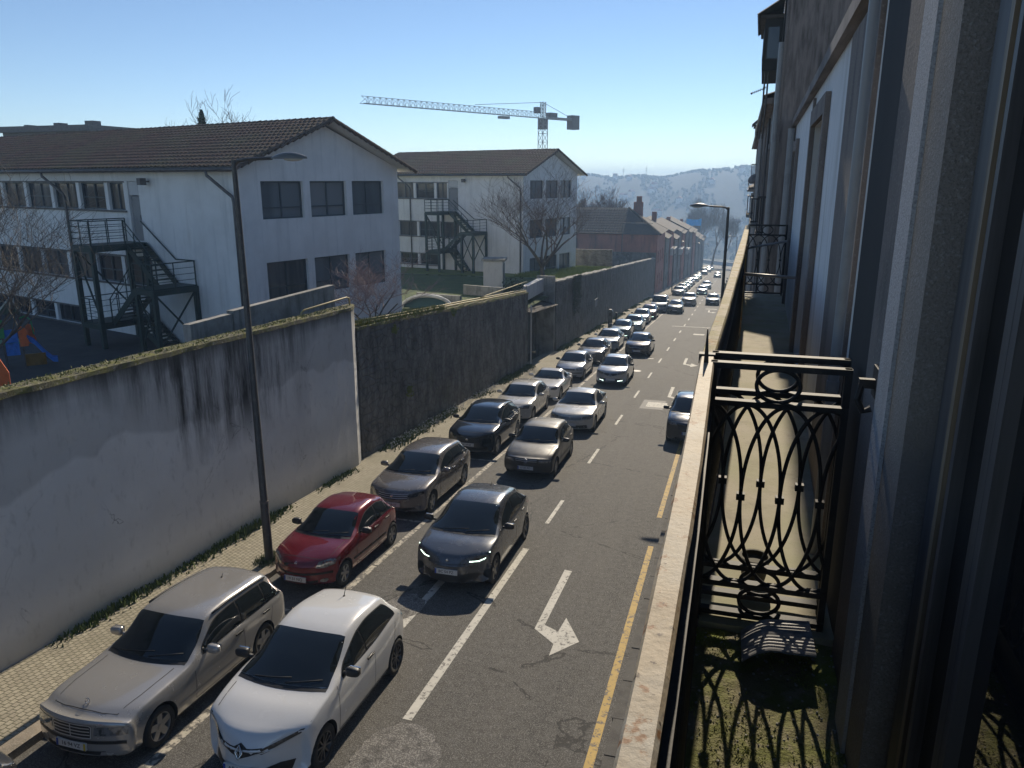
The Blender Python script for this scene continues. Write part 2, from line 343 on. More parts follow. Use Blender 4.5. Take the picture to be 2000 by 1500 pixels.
M['school'] = mk('school_white_render', (.87,.86,.83), .85, layers=[(.6, (.74,.73,.70), .4, .68), (2.2, (.62,.62,.60), .52, .8, (1.6,1.6,.1)), (.9, (.68,.65,.6), .6, .8, (1,1,.3))], bump=(60, .25, .01))
M['tile'] = m_tiles('roof_tiles'); M['tile2'] = m_tiles('old_roof_tiles', (.06,.047,.042), (.11,.085,.07), (.07,.065,.05))
M['soffit'] = mk('white_soffit', (.62,.60,.56), .8, layers=[(1.5, (.45,.44,.42), .5, .75)])
M['win'] = mk('window_frame_paint', (.055,.075,.085), .45); M['pillar'] = mk('white_window_pillar', (.62,.62,.61), .8, layers=[(3, (.45,.45,.44), .5, .75, (1,1,.3))])
def m_glass(name, a, bb, sc=.8, r=.06):
    m, t, b, N, L = nodes(name); tc = N('ShaderNodeTexCoord').outputs['Object']
    L(mixc(N, L, ramp(N, L, nz(N, L, tc, sc, (1,1,.12), 2), .38, .62), a, bb), b.inputs['Base Color']); b.inputs['Roughness'].default_value = r
    b.inputs['Specular IOR Level'].default_value = .6; return m
M['pane'] = m_glass('window_glass_with_blinds', (.11,.13,.14), (.19,.21,.22)); M['pane_warm'] = m_glass('window_glass_curtain', (.065,.058,.05), (.17,.15,.125), 1.6)
M['pane_light'] = m_glass('window_glass_pale_blind', (.17,.19,.20), (.25,.26,.265), .5); M['pane_grey'] = m_glass('window_glass_grey_curtain', (.05,.058,.062), (.12,.125,.125), 2.2)
M['pane_dark'] = m_glass('dark_window_glass', (.012,.014,.016), (.035,.037,.04), 1., .04)
M['gutter'] = mk('zinc_gutter', (.13,.12,.115), .5, .3, layers=[(4, (.075,.07,.065), .45, .7)]); M['door'] = mk('grey_metal_door', (.26,.26,.26), .55, layers=[(3, (.20,.20,.20), .5, .7)])
M['green_steel'] = mk('green_painted_steel', (.016,.045,.04), .5, .2, layers=[(6, (.035,.05,.045), .5, .7)])
M['lamp_pole'] = mk('grey_lamp_pole', (.075,.07,.066), .5, .4, layers=[(8, (.12,.105,.09), .52, .7)]); M['lamp_glass'] = mk('lamp_lens', (.45,.45,.42), .15)
M['concrete'] = mk('weathered_concrete', (.36,.35,.32), .92, layers=[(1.6, (.20,.195,.17), .42, .66), (4, (.10,.10,.085), .5, .75, (1,1,.15))], bump=(30, .4, .02), coord='World')
M['bark'] = mk('bark', (.085,.072,.06), .95, layers=[(8, (.14,.125,.105), .45, .65, (1,1,.3))], bump=(20, .8, .03)); M['twig'] = mk('bare_twigs', (.115,.085,.075), .9)
M['twig_grey'] = mk('grey_twigs', (.14,.125,.105), .9)
M['pipe_y'] = mk('yellow_pipe', (.48,.37,.13), .6, layers=[(3, (.34,.30,.18), .45, .7)], coord='World')
M['leaf'] = m_leaf('green_leaves', (.045,.08,.018), (.09,.13,.03)); M['leaf_dark'] = m_leaf('dark_leaves', (.018,.032,.012), (.045,.065,.022)); M['leaf_y'] = m_leaf('mossy_leaves', (.11,.14,.02), (.19,.20,.04))

# ------------------------------------------------------------------ ground, road, pavements
def bend(Y): return .0037 * max(0., Y - 20)
def gz(Y, X=0):
    z = road(min(Y, 330)) - .35
    if Y > 330: z -= (min(Y, 620) - 330) * .10
    return z
g = MB(); xs = [-1600, -700, -300, -120, -60, -30, -12.3, 2.5, 30, 80, 300, 700, 1600]; ys = [-60, -20] + list(range(0, 340, 20)) + [400, 480, 560, 640, 760]
g.grid([[(x, y, gz(y) if -12.4 < x < 3 or y > 130 else gz(y) - .2) for x in xs] for y in ys]); struct('ground', g, M['soil'])
YS = list(np.arange(-12, 60, 3.)) + list(np.arange(60, 345, 15.))
def strip(name, x0, x1, dz, mat, y0=-12, y1=340, kind='structure'):
    s = MB(); yy = [y0] + [y for y in YS if y0 < y < y1] + [y1]
    s.grid([[(x0 + bend(y), y, road(y) + dz), (x1 + bend(y), y, road(y) + dz)] for y in yy]); return struct(name, s, mat, kind=kind)
strip('road', -9.75, -1.30, 0, M['asphalt']); strip('parking_bay', -1.30, .30, .0005, M['asphalt'], 24, 36)
s = MB()
for y0, y1 in zip(YS[:-1], YS[1:]):                                                   # the pavements, with their kerb step
    for xa, xb, dz in ((-12.3, -9.94, .12),):
        s.add([(xa, y0, road(y0)+dz), (xb + bend(y0), y0, road(y0)+dz), (xb + bend(y1), y1, road(y1)+dz), (xa, y1, road(y1)+dz)], [(0,1,2,3)])
struct('pavement', s, M['cobble'])
s = MB()
for y0, y1 in zip(YS[:-1], YS[1:]):
    q = .25 if 24 <= y0 < 36 else -1.14
    s.add([(q+bend(y0), y0, road(y0)+.12), (3.6+bend(y0), y0, road(y0)+.12), (3.6+bend(y1), y1, road(y1)+.12), (q+bend(y1), y1, road(y1)+.12)], [(0,1,2,3)])
struct('pavement', s, M['cobble'])
for side in (-9.81, -1.24):                                                           # kerbs: separate granite blocks
    s = MB(); y = -10.
    while y < 320:
        Lk = random.uniform(.9, 1.25) if y < 60 else 6.; a, b2 = y + .012, y + Lk - .012; j = random.uniform(-.012, .012)
        X0, X1 = side - .13 + j, side + .13 + j; h = .135 + random.uniform(-.008, .008)
        if side > -2 and 26 < y < 35: y += Lk; continue
        s.add([(x + bend(yy), yy, road(yy) + z) for z in (-.2, h) for x, yy in ((X0, a), (X1, a), (X1, b2), (X0, b2))], [(4,5,6,7), (0,1,5,4), (1,2,6,5), (2,3,7,6), (3,0,4,7)])
        y += Lk
    struct('kerb', s, M['kerb'] if side < -5 else M['dark_kerb'])
# painted markings: one sheet 4 mm over the asphalt
def mark(name, polys, mat, dz=.005):
    s = MB()
    for P in polys: s.add([(x, y, road(y) + dz) for x, y in P], [tuple(range(len(P)))])
    struct(name, s, mat)
def rect(x0, x1, y0, y1): return [(x0+bend(y0), y0), (x1+bend(y0), y0), (x1+bend(y1), y1), (x0+bend(y1), y1)]
P = []; y = -8.
while y < 300:                                                                        # parking bay line, broken by wear
    Lm = random.uniform(.9, 2.6); P.append(rect(-7.80 + random.uniform(-.012,.012), -7.66, y, min(y + Lm, 300))); y += Lm + random.uniform(.03, .12)
for y in (5.95, 12.35, 18.0, 24.4, 30.2): P.append(rect(-9.6, -7.82, y, y + .11))
mark('bay_markings', P, M['worn_line'])
P = [rect(-4.66, -4.50, 9.75, 17.2)]; y = 19.1
while y < 200: P.append(rect(-4.55, -4.44, y, y + 2.05)); y += 6.25
ARW = [(1103,1113),(1117,1116),(1064,1221),(1090,1234),(1106,1207),(1131,1254),(1072,1281),(1081,1258),(1044,1228)]
A = []
for x, yy in ARW:
    d = ray(x, yy); tt = -HC / (d.z + SLOPE * d.y); A.append((d.x * tt, d.y * tt))
yr = min(a[1] for a in A)
for y in (yr, 37.8, 49.4, 92., 118.):
    P.append([(a[0] + bend(y) + (0 if y == yr else .45), a[1] - yr + y) for a in A])
for y in (11.6, 57.2): P.append([(-9.2 - a[0] + bend(y), a[1] - yr + y) for a in A][::-1])
P += [rect(-3.7, -2.75, 35.9, 37.1), rect(-3.25, -2.3, 68.1, 69.0), rect(-5.6, -2.0, 74.7, 75.0), rect(-5.6, -5.0, 51.9, 52.3), rect(-3.4, -2., 97.6, 98.2), rect(-3.5, -2.2, 132, 133)]
mark('lane_markings', P, M['white_line'])
mark('kerb_line', [rect(-1.63, -1.49, -8, 18.4), rect(-1.63, -1.49, 20.6, 60), rect(-1.63, -1.49, 60, 200)], M['yellow_line'])
def blob(cx, cy, rx, ry, n=26, j=.12): return [(cx + rx*(1+random.uniform(-j,j))*math.cos(2*math.pi*i/n), cy + ry*(1+random.uniform(-j,j))*math.sin(2*math.pi*i/n)) for i in range(n)]
GP = []
for x, yy in ((640,1560),(668,1515),(688,1478),(712,1447),(745,1424),(786,1411),(820,1417),(846,1437),(860,1466),(858,1500),(850,1560)):
    d = ray(x, yy); tt = -HC / (d.z + SLOPE * d.y); q = (d.x * tt, d.y * tt)
    if GP:
        a = GP[-1]; GP += [(a[0]+(q[0]-a[0])*i/7+random.uniform(-.035,.035), a[1]+(q[1]-a[1])*i/7+random.uniform(-.035,.035)) for i in range(1, 7)]
    GP.append(q)
mark('road_repair', [[(a[0], a[1]) for a in GP], blob(-6.25, 13.3, .42, .62), blob(-5.2, 6.6, .5, .5)], M['gravel'], .007)
mark('tar_patch', [rect(-7.1, -6.2, 11.1, 13.1), rect(-3.95, -2.85, 35.4, 37.6)], M['tar'], .0028)
# ------------------------------------------------------------------ school ground behind the walls
def gpoly(name, pts, mat, kind='structure'):
    s = MB(); s.add(pts, [tuple(range(len(pts)))]); struct(name, s, mat, kind=kind)
gpoly('school_yard', [(-12.1,-10,.35),(-12.1,39.8,.35),(-90,39.8,.35),(-90,-10,.35)], M['yard'])
gpoly('lawn', [(-12.2,40,.0),(-12.2,62,-.25),(-90,62,-.25),(-90,40,.0)], M['grass'])
gpoly('sunny_lawn', [(-12.0,62.2,-.25),(-12.0,79,-.93),(-90,79,-.93),(-90,62.2,-.25)], M['sun_toned_grass'])
gpoly('back_lawn', [(-12.2,79.4,-7),(-12.2,121,-7),(-90,121,-7),(-90,79.4,-7)], M['grass'])

# ------------------------------------------------------------------ street walls on the left
def street_wall(name, label, X, T, y0, y1, top, mat, mtop, cap=.0, step=.35, jz=.012, jx=.01, parts=None, endcut=0):
    t = thing(name, label, 'wall', (X - T/2, (y0+y1)/2, road((y0+y1)/2)))
    rnd = random.Random(len(name) * 7 + int(y0)); n = int((y1 - y0)/step) + 1; ys = [y0 + (y1-y0)*i/n for i in range(n+1)]
    f = MB(); P = []
    for y in ys:
        z1 = top(y); b0 = road(y) - .3; x = X - (endcut * max(0, (y - (y1 - .6))/.6) if endcut else 0); row = [(x, y, b0)]
        for k in range(1, 9): row.append((x + rnd.uniform(-jx, jx), y, b0 + (z1-b0)*k/8.))
        P.append(row)
    f.grid(P); f.grid([[(X-T, y, top(y) - .02), (X-T, y, road(y) - .3)] for y in ys])
    for y in (y0, y1): f.add([(X - (endcut if y == y1 else 0), y, road(y)-.3), (X-T, y, road(y)-.3), (X-T, y, top(y)), (X - (endcut if y == y1 else 0), y, top(y))], [(0,1,2,3)])
    f.build('wall_face', mat, t)
    c = MB(); P = []
    for i, y in enumerate(ys):
        z = top(y); e = endcut * max(0, (y - (y1 - .6))/.6) if endcut else 0
        P.append([(X - e + .03, y, z - .05 + rnd.uniform(-jz, jz)), (X - e + .025 + rnd.uniform(-.01,.01), y, z + .05 + rnd.uniform(-jz, jz)), (X - e/2 - T*.5, y, z + .075 + rnd.uniform(-jz, jz)*1.5), (X - T - .02, y, z + .06 + rnd.uniform(-jz, jz)), (X-T-.02, y, z-.05)])
    c.grid(P); k = len(P)
    for row in (P[0], P[-1]): c.add(row, [tuple(range(5))])
    c.build('coping', mtop, t, smooth=False)
    return t
topW1 = lambda y: 4.15 - .038*(y-9.6); topW2 = lambda y: 2.90 - .0845*(y-22.7); topW3 = lambda y: .86 - .0703*(y-51.6)
street_wall('retaining_wall', 'tall white rendered wall with black streaks and a mossy top, beside the nearest parked cars', -11.74, .42, -9, 22.75, topW1, M['whitewall'], M['moss'], endcut=.26)
street_wall('stone_wall', 'blackened stone wall with yellow pipes on top, between the white wall and the gate', -11.95, .5, 22.78, 45.0, topW2, M['darkwall'], m_moss('mossy_stone', (.16,.14,.09), (.16,.18,.04)), jz=.035, jx=.03)
street_wall('stone_wall', 'long dark stone wall running downhill from the gate to the red building', -11.80, .5, 52.1, 120.5, topW3, M['darkwall'], M['concrete'], jz=.05, jx=.03, step=.7)
# gate recess between the two dark walls
t = thing('gate', 'recessed gate under a small tiled canopy between the two dark stone walls', 'gate', (-12.5, 48.5, road(48.5)))
f = MB(); f.box((-13.3, 45.05, road(45)-.3), (-13.15, 52.0, .55)); f.build('back_wall', M['darkwall'], t)
f = MB(); f.box((-13.12, 51.75, road(52)-.3), (-11.86, 52.05, 1.25)); f.build('side_pier', M['concrete'], t)
f = MB(); f.box((-13.1, 45.1, road(45)+.1), (-13.04, 47.6, road(45)+2.4)); f.box((-13.1, 47.7, road(45)+.1), (-13.04, 49.6, road(45)+2.4)); f.build('gate_leaf', M['green_steel'], t)
f = MB(); tiled(f, (-11.6, 44.9, -.22), (0,1,-.08), (-.97,0,.24), 7.1, 1.3, .26, .42, .03); f.build('canopy', M['tile2'], t)
f = MB(); f.bar((-11.75, 45.05, road(45)), (-11.75, 45.05, .3), .07); f.build('post', M['pillar'], t)
f = MB(); f.box((-13.0, 47.3, .2), (-12.6, 51.7, 1.1)); f.build('lintel', M['pillar'], t)

# pipes and the old railing piece on the walls
for k, (xo, dz, a, b2, lab) in enumerate(((-12.05, .13, 22.9, 44.9, 'long yellow pipe lying along the top of the blackened stone wall, street side'),
                                          (-12.27, .17, 22.9, 45.3, 'long yellow pipe lying along the top of the blackened stone wall, yard side'),
                                          (-12.15, .22, 36.5, 45.8, 'pale pole resting slantwise on the far end of the pipe-topped wall'))):
    f = MB(); f.tube([(xo + (.0 if k < 2 else -.1*i/8), a+(b2-a)*i/8, topW2(a+(b2-a)*i/8) + dz + (0 if k < 2 else .45*i/8) + random.uniform(-.01,.01)) for i in range(9)], .035 if k < 2 else .028, 7)
    tag(f.build('pipe', M['pipe_y'], None, True), lab, 'pipe', 'pipes on the stone wall')
f = MB(); z0 = topW1(21.6) + .06
f.tube([(-12.05, 19.6, topW1(19.6)+.05), (-12.05, 19.62, topW1(19.6)+.16), (-12.02, 19.75, topW1(19.6)+.22), (-11.95, 22.2, z0+.26), (-11.94, 22.35, z0+.22), (-11.94, 22.38, z0-.05)], .028, 8)
tag(f.build('bent_pipe', M['pipe_y'], None, True), 'yellow bent pipe loop fixed on the end of the white wall top', 'pipe')
# ------------------------------------------------------------------ the two school buildings
RZS = R(73)                                     # local x along the gable, local y along the long side
def school(loc, label, zb, rows_l, pill, gable_rows, door_s, length, base_z):
    t = thing('school_building', label, 'building', loc, RZS); W_ = 9.7; E = 8.25; AP = 10.15
    u0, n0 = (1,0,0), (0,-1,0)                  # gable wall, plane y=0
    w = MB(); ops = [(a, b, z0, z1) for z0, z1 in gable_rows for a, b in ((1.12, 3.42), (3.83, 6.06), (6.45, 8.62))]
    wall_grid(w, (0,0,0), u0, n0, W_, zb, E, ops, .2)
    w.add([(0,0,E),(W_,0,E),(W_/2,0,AP-.12)], [(0,1,2)])
    # long side, plane x=0 (seen), u = +y
    lops = []
    for z0, z1, ps in rows_l:
        for a, b in zip(ps[:-1], ps[1:]): lops.append((a+.14, b-.14, z0, z1))
    d0, d1 = door_s; dops = [(d0, d1, 4.93, 7.62)]
    wall_grid(w, (0,0,0), (0,1,0), (-1,0,0), length, zb, E, lops + dops, .2)
    w.add([(W_,0,zb),(W_,length,zb),(W_,length,E),(W_,0,E)], [(0,1,2,3)]); w.add([(0,length,zb),(W_,length,zb),(W_,length,E),(W_/2,length,AP-.12),(0,length,E)], [(0,1,2,3,4)])
    w.build('wall', M['school'], t)
    for k, op in enumerate(ops): window(t, (0,0,0), u0, n0, op, .2, 1, .3, M['win'], (M['pane'], M['pane_light'], M['pane'], M['pane_grey'])[k % 4])
    for i, op in enumerate(lops): window(t, (0,0,0), (0,1,0), (-1,0,0), op, .2, 1, .45 if i % 2 else None, M['win'], ((M['pane_warm'], M['pane_grey'], M['pane_warm'], M['pane_dark'])[i*7 % 4]) if op[2] > 2 else M['pane_dark'])
    # lintel and sill bands
    f = MB()
    for z0, z1, ps in rows_l:
        f.box((-.05, ps[0]+.02, z1+.004), (-.002, ps[-1]-.02, z1+.07)); f.box((-.09, ps[0]+.02, z0-.09), (-.002, ps[-1]-.02, z0-.004))
    f.build('sill_band', M['gutter'], t)
    f = MB(); f.box((.1, d0+.05, 4.95), (.14, d1-.05, 6.95)); dr = f.build('door', M['door'], t)
    f = MB(); f.box((.06, d0+.16, 5.9), (.098, d0+.2, 6.1)); h = f.build('handle', M['gutter'], None); h.parent = dr
    f = MB(); f.box((.05, d0+.02, 6.99), (.12, d1-.02, 7.6)); f.build('door_panel', M['pillar'], t)
    # roof: slabs with soffits, tiled sheets, ridge and verge tiles
    ov, og = .48, .62; sl = (AP - E)/(W_/2)
    r = MB(); L2 = length + .4
    for sgn in (0, 1):
        X = lambda q: q if sgn == 0 else W_ - q
        a = [(X(-ov), -og, E - ov*sl), (X(-ov), L2, E - ov*sl), (W_/2, L2, AP), (W_/2, -og, AP)]
        r.add(a + [(x, y, z+.1) for x, y, z in a], [(0,1,2,3), (7,6,5,4), (0,4,5,1), (3,2,6,7), (0,3,7,4), (1,5,6,2)])
    ro = r.build('roof', M['soffit'], t)
    r = MB(); ll = math.hypot(W_/2 + ov, (AP - E + ov*sl))
    tiled(r, (-ov-.06, -og-.05, E-ov*sl+.1), (0,1,0), (W_/2+ov, 0, (W_/2+ov)*sl), L2+og, ll+.05, .30, .40, .065)
    tiled(r, (W_+ov+.06, -og-.05, E-ov*sl+.1), (0,1,0), (-W_/2-ov, 0, (W_/2+ov)*sl), L2+og, ll+.05, .30, .40, .065)
    k = 0.; 
    while k < length + .5: r.tube([(W_/2, -og-.05+k, AP+.13+random.uniform(-.01,.015)), (W_/2, -og+.37+k, AP+.12)], [.12, .10], 8); k += .4
    for i in range(16):                          # verge tiles stepping down the gable
        q = i/15.5
        for sgn in (0, 1):
            x = W_/2*(1) - (W_/2+ov)*q if sgn == 0 else W_/2 + (W_/2+ov)*q; z = AP + .13 - (W_/2+ov)*sl*q
            dx = -.36 if sgn == 0 else .36; r.tube([(x, -og-.06, z), (x+dx, -og-.06, z - .36*sl - .04)], [.075, .1], 7)
    o = r.build('tiles', M['tile'], None); o.parent = ro
    g_ = MB(); g_.tube([(-ov-.1, -og+.05, E-ov*sl+.02), (-ov-.1, L2, E-ov*sl+.02)], .085, 8); g_.build('gutter', M['gutter'], t, True)
    for s in (.22, 13.2 if length > 20 else 12.6):
        g_ = MB(); g_.tube([(-ov-.1, s+1., E-ov*sl), (-ov-.1, s+.95, E-.4), (-.12, s+.05, E-1.25), (-.11, s, E-1.5), (-.11, s, zb)], .065, 8); g_.build('downpipe', M['gutter'], t, True)
    g_ = MB(); g_.box((-.5, d0-1.0, 7.45), (-.2, d0-.75, 7.75)); g_.bar((-.2, d0-.88, 7.6), (0, d0-.88, 7.6), .06); g_.build('floodlight', M['gutter'], t)
    return t
up1 = [8.05, 9.62, 12.1, 14.56, 17.2, 19.7, 22.2, 24.7, 27.2]; lo1 = [6.5, 8.95, 11.4, 13.85, 16.5, 19.0, 21.5, 24., 26.5]; gr1 = [13.4, 15.9, 18.4, 20.9, 23.4]
GR = [(6.05, 7.62), (2.62, 4.24), (-.75, .9)]
school((-19.56, 27.81, 0), 'nearer white school building with stained roof tiles, behind the white street wall', .2, [(6.3, 7.55, up1), (2.85, 4.15, lo1), (.42, 1.32, gr1)], None, GR[:2], (7.0, 7.85), 30., .3)
up2 = [8.1, 9.62, 12.1, 14.6, 17.1]; school((-17.89, 65.6, 0), 'farther white school building below the tower crane, behind the bare tree', -2., [(6.0, 7.4, up2), (2.5, 3.85, [6.8, 9.3, 11.8, 14.3, 16.8]), (-.15, .85, [9.3, 11.8, 14.3, 16.8])], None, GR, (7.0, 8.1), 18., -.8)

def fire_escape(loc, label, zf, dy=0.):
    t = thing('fire_escape', label, 'fire escape', loc, RZS, 'green steel fire escapes on the school'); m = M['green_steel']
    P = lambda s, o, z: (-o, s + dy, z)
    def plat(s0, s1, o0, o1, z, name='landing'):
        f = MB(); f.box((-o1, s0+dy, z-.06), (-o0, s1+dy, z)); 
        for a, b in (((s0,o0),(s0,o1)), ((s1,o0),(s1,o1)), ((s0,o0),(s1,o0)), ((s0,o1),(s1,o1))): f.bar(P(*a, z-.17), P(*b, z-.17), .1, .22)
        f.build(name, m, t)
    plat(6.75, 8.25, .05, 2.65, 4.9); plat(3.3, 4.65, .05, 2.15, 3.2); plat(6.75, 8.25, .05, 2.65, 1.5)
    def flight(s0, z0, s1, z1, o0, o1):
        f = MB(); n = 9
        for o in (o0, o1): f.bar(P(s0, o, z0-.1), P(s1, o, z1-.1), .05, .26)
        for i in range(1, n): q = i/n; s_, z_ = s0+(s1-s0)*q, z0+(z1-z0)*q; f.box((-o1, s_-.14+dy, z_-.02), (-o0, s_+.14+dy, z_+.02))
        f.build('stair_flight', m, t)
    flight(6.75, 4.9, 4.65, 3.2, .12, 1.05); flight(4.65, 3.2, 6.75, 1.5, 1.15, 2.1); flight(6.75, 1.5, 4.9, zf, .12, 1.05)
    def rail(pts, name='railing', posts=True, n=4):
        f = MB()
        for k in range(n): z = 1.05 - k*.26; f.tube([P(a, b, c+z) for a, b, c in pts], .026 if k == 0 else .014, 5)
        for a, b, c in pts: f.bar(P(a,b,c), P(a,b,c+1.05), .045)
        for p, q in zip(pts[:-1], pts[1:]):
            L = math.dist(p, q)
            for i in range(1, int(L/1.1)+1): r = i/(int(L/1.1)+1); f.bar(P(*[p[j]+(q[j]-p[j])*r for j in range(3)]), P(p[0]+(q[0]-p[0])*r, p[1]+(q[1]-p[1])*r, p[2]+(q[2]-p[2])*r+1.05), .035)
        f.build(name, m, t)
    rail([(8.25,.1,4.9), (8.25,2.65,4.9), (6.75,2.65,4.9), (6.75,1.1,4.9)]); rail([(6.75,1.08,4.9), (4.65,1.08,3.2)], n=2)
    rail([(4.65,2.15,3.2), (3.3,2.15,3.2), (3.3,.1,3.2)]); rail([(8.25,.1,1.5), (8.25,2.65,1.5), (6.75,2.65,1.5)]); rail([(4.65,2.12,3.2), (6.75,2.12,1.5)], n=2); rail([(6.75,1.08,1.5), (4.9,1.08,zf)], n=2)
    f = MB(); f.tube([P(7.0,.08,5.85), P(4.65,.08,4.25), P(3.3,.08,4.25)], .03, 6); f.build('wall_handrail', m, t)
    for s, o, z in ((8.2,2.6,4.8),(6.8,2.6,4.8),(8.2,.12,4.8),(6.8,.12,4.8),(3.35,2.1,3.1),(3.35,.12,3.1),(4.6,2.1,3.1)):
        f = MB(); f.box((-o-.09, s-.09+dy, zf), (-o+.09, s+.09+dy, z)); f.build('post', m, t)
    for a, b in (((3.35,2.1,.6),(4.6,2.1,3.)), ((4.6,2.1,.6),(3.35,2.1,3.)), ((3.35,.12,.6),(3.35,2.1,3.)), ((3.35,2.1,.6),(3.35,.12,3.)), ((6.8,2.6,1.7),(8.2,2.6,4.7)), ((8.2,.12,1.7),(8.2,2.6,4.7))): f = MB(); f.bar(P(*a), P(*b), .06); f.build('cross_brace', m, t)
fire_escape((-19.56, 27.81, 0), 'dark green steel fire escape on the nearer school building', .35)
fire_escape((-17.89, 65.6, 0), 'dark green steel fire escape on the farther school building', -.8, .5)

f = MB(); f.box((-45, 79.0, -2.), (-12.1, 79.35, .75)); tag(f.build('garden_wall', M['darkwall']), 'dark cross wall behind the sunlit grass, in front of the red building', 'wall')
# small things on the school ground
t = thing('utility_shed', 'small white flat-roofed shed in front of the farther school building', 'shed', (-17.2, 54.6, -.25), R(10))
f = MB(); f.box((-.72, -.0, 0), (.72, 1.5, 2.1)); f.build('wall', M['pillar'], t)
f = MB(); f.box((-.84, -.12, 2.1), (.9, 1.62, 2.27)); f.build('roof', M['concrete'], t)
f = MB(); f.box((.72, .4, .05), (.745, 1.15, 1.85)); f.build('door', M['gutter'], t)
def low_wall(a, b, h, z, lab, th=.22):
    t = MB(); d = Vector((b[0]-a[0], b[1]-a[1], 0)); n = Vector((-d.y, d.x, 0)).normalized()*th/2
    P = [Vector((a[0],a[1],0))+n, Vector((b[0],b[1],0))+n, Vector((b[0],b[1],0))-n, Vector((a[0],a[1],0))-n]
    t.add([(p.x,p.y,z-.1) for p in P] + [(p.x,p.y,z+h) for p in P], [(3,2,1,0),(4,5,6,7),(0,1,5,4),(1,2,6,5),(2,3,7,6),(3,0,4,7)])
    tag(t.build('low_wall', M['concrete']), lab, 'wall', 'low concrete walls on the school ground')
p1, p2 = atX(449, 607, -13.1), atX(640, 588, -13.1); low_wall((p1.x, p1.y), (p2.x, p2.y+.3), p1.z-.35, .35, 'streaked concrete parapet just behind the white street wall, right of the lamp post')
p1, p2 = atX(364, 634, -13.1), atX(447, 622, -13.1); low_wall((p1.x, p1.y), (p2.x, p2.y), p1.z-.35, .35, 'lower streaked concrete parapet left of the lamp post, at the foot of the school stairs')
p1, p2 = atZ(815, 576, .6), atZ(900, 583, .6); low_wall((p1.x, p1.y), (p2.x, p2.y), .85, -.1, 'weathered garden wall below the arched play tunnel')
p1, p2 = atZ(906, 556, .55), atZ(985, 562, .55); low_wall((p1.x, p1.y), (p2.x, p2.y), .75, -.2, 'weathered garden wall at the foot of the white shed')
t = thing('play_tunnel', 'half-round play tunnel with white rim and blue-green side on the lawn between the school buildings', 'play tunnel', (-18.0, 43.6, 0.), R(8))
f = MB(); f.grid([[(1.55*math.cos(R(a)), y, .05 + .72*math.sin(R(a))) for a in range(0, 181, 12)] for y in (0, .9)]); f.add([(1.55*math.cos(R(a)), .3, .05+.72*math.sin(R(a))) for a in range(0,181,12)] + [(-1.55,.3,0),(1.55,.3,0)], [tuple(range(18))]); f.build('side', mk('teal_plastic', (.02,.09,.11), .5), t)
f = MB(); f.tube([(1.58*math.cos(R(a)), .0, .05+.76*math.sin(R(a))) for a in range(0,181,10)], .11, 6); f.build('rim', M['pillar'], t)

# playground climbing frame and slide, at the left edge
pc = lambda n, c: mk(n, c, .45, layers=[(3, tuple(q*.7 for q in c), .45, .7)])
red, ora, blu, grn, yel = pc('red_plastic', (.55,.03,.04)), pc('orange_plastic', (.75,.16,.04)), pc('blue_plastic', (.03,.20,.65)), pc('green_plastic', (.04,.30,.10)), pc('yellow_plastic', (.22,.12,.02))
sb = atZ(112, 712, .35); sdir = (Vector((sb.x, sb.y, 0)).normalized())
right = Vector((sdir.y, -sdir.x, 0)); ang = math.atan2(right.y, right.x)
t = thing('playground_frame', 'colourful climbing frame with red roof and blue slide behind the white street wall', 'playground', (sb.x, sb.y, .35), ang); t.scale = (.57, .75, .74)
# local: x to the right, y away; slide foot at the origin, tower to the left
f = MB(); pr = [(-1.62, 1.55), (-1.2, 1.3), (-.55, .55), (-.2, .24), (.1, .2)]
for yo in (0, .52):
    f.prism([(x, z+.2) for x, z in pr] + [(x, z-.05) for x, z in pr[::-1]], (0, yo, 0), (1,0,0), (0,0,1), (0,1,0), .05)
f.grid([[(x, .03, z), (x, .54, z)] for x, z in pr]); f.grid([[(x, .03, z-.04), (x, .54, z-.04)] for x, z in pr]); f.build('slide', blu, t)
wave = [(-.28,0),(.22,0),(.28,.25),(.16,.5),(.26,.75),(.12,1.0),(-.1,1.1),(-.3,.95)]
for k, (yo, mt) in enumerate(((-.08, ora), (.62, ora))):
    f = MB(); f.prism([(x-1.75+.45*k, z+1.2) for x, z in wave], (0, yo, 0), (1,0,0), (0,0,1), (0,1,0), .06); f.build('side_panel', mt, t)
f = MB(); f.box((-2.9, -.05, .75), (-2.1, 0.02, 2.15)); f.build('blue_panel', blu, t)
f = MB(); f.box((-1.85, -.05, .1), (-.6, .05, .75)); f.build('yellow_panel', yel, t)
f = MB(); f.prism([(-3.6,1.7),(-2.85,1.75),(-2.85,2.7),(-3.6,2.9)], (0,-.15,0), (1,0,0), (0,0,1), (0,1,0), .06); f.build('green_panel', grn, t)
for x, y in ((-3.0,0),(-1.9,0),(-3.0,1.1),(-1.9,1.1),(-4.3,0),(-4.3,1.1)): f = MB(); f.bar((x,y,0),(x,y,3.0),.09); f.build('post', M['gutter'], t)
f = MB(); f.box((-3.05,-.05,1.35),(-1.85,1.15,1.45)); f.box((-4.35,-.05,1.35),(-3.05,1.15,1.45)); f.build('deck', grn, t)
f = MB(); f.add([(-3.1,-.15,3.0),(-1.7,-.15,3.0),(-1.7,1.25,3.0),(-3.1,1.25,3.0),(-2.4,-.15,3.65),(-2.4,1.25,3.65)], [(0,3,2,1),(0,1,4),(2,3,5),(1,2,5,4),(3,0,4,5)]); f.build('green_roof', mk('dull_green_plastic', (.05,.08,.055), .5), t)
f = MB(); f.add([(-4.5,-.2,3.5),(-2.95,-.2,3.5),(-2.95,1.3,3.5),(-4.5,1.3,3.5),(-3.7,.5,4.6)], [(0,3,2,1),(0,1,4),(1,2,4),(2,3,4),(3,0,4)]); f.build('red_roof', red, t)
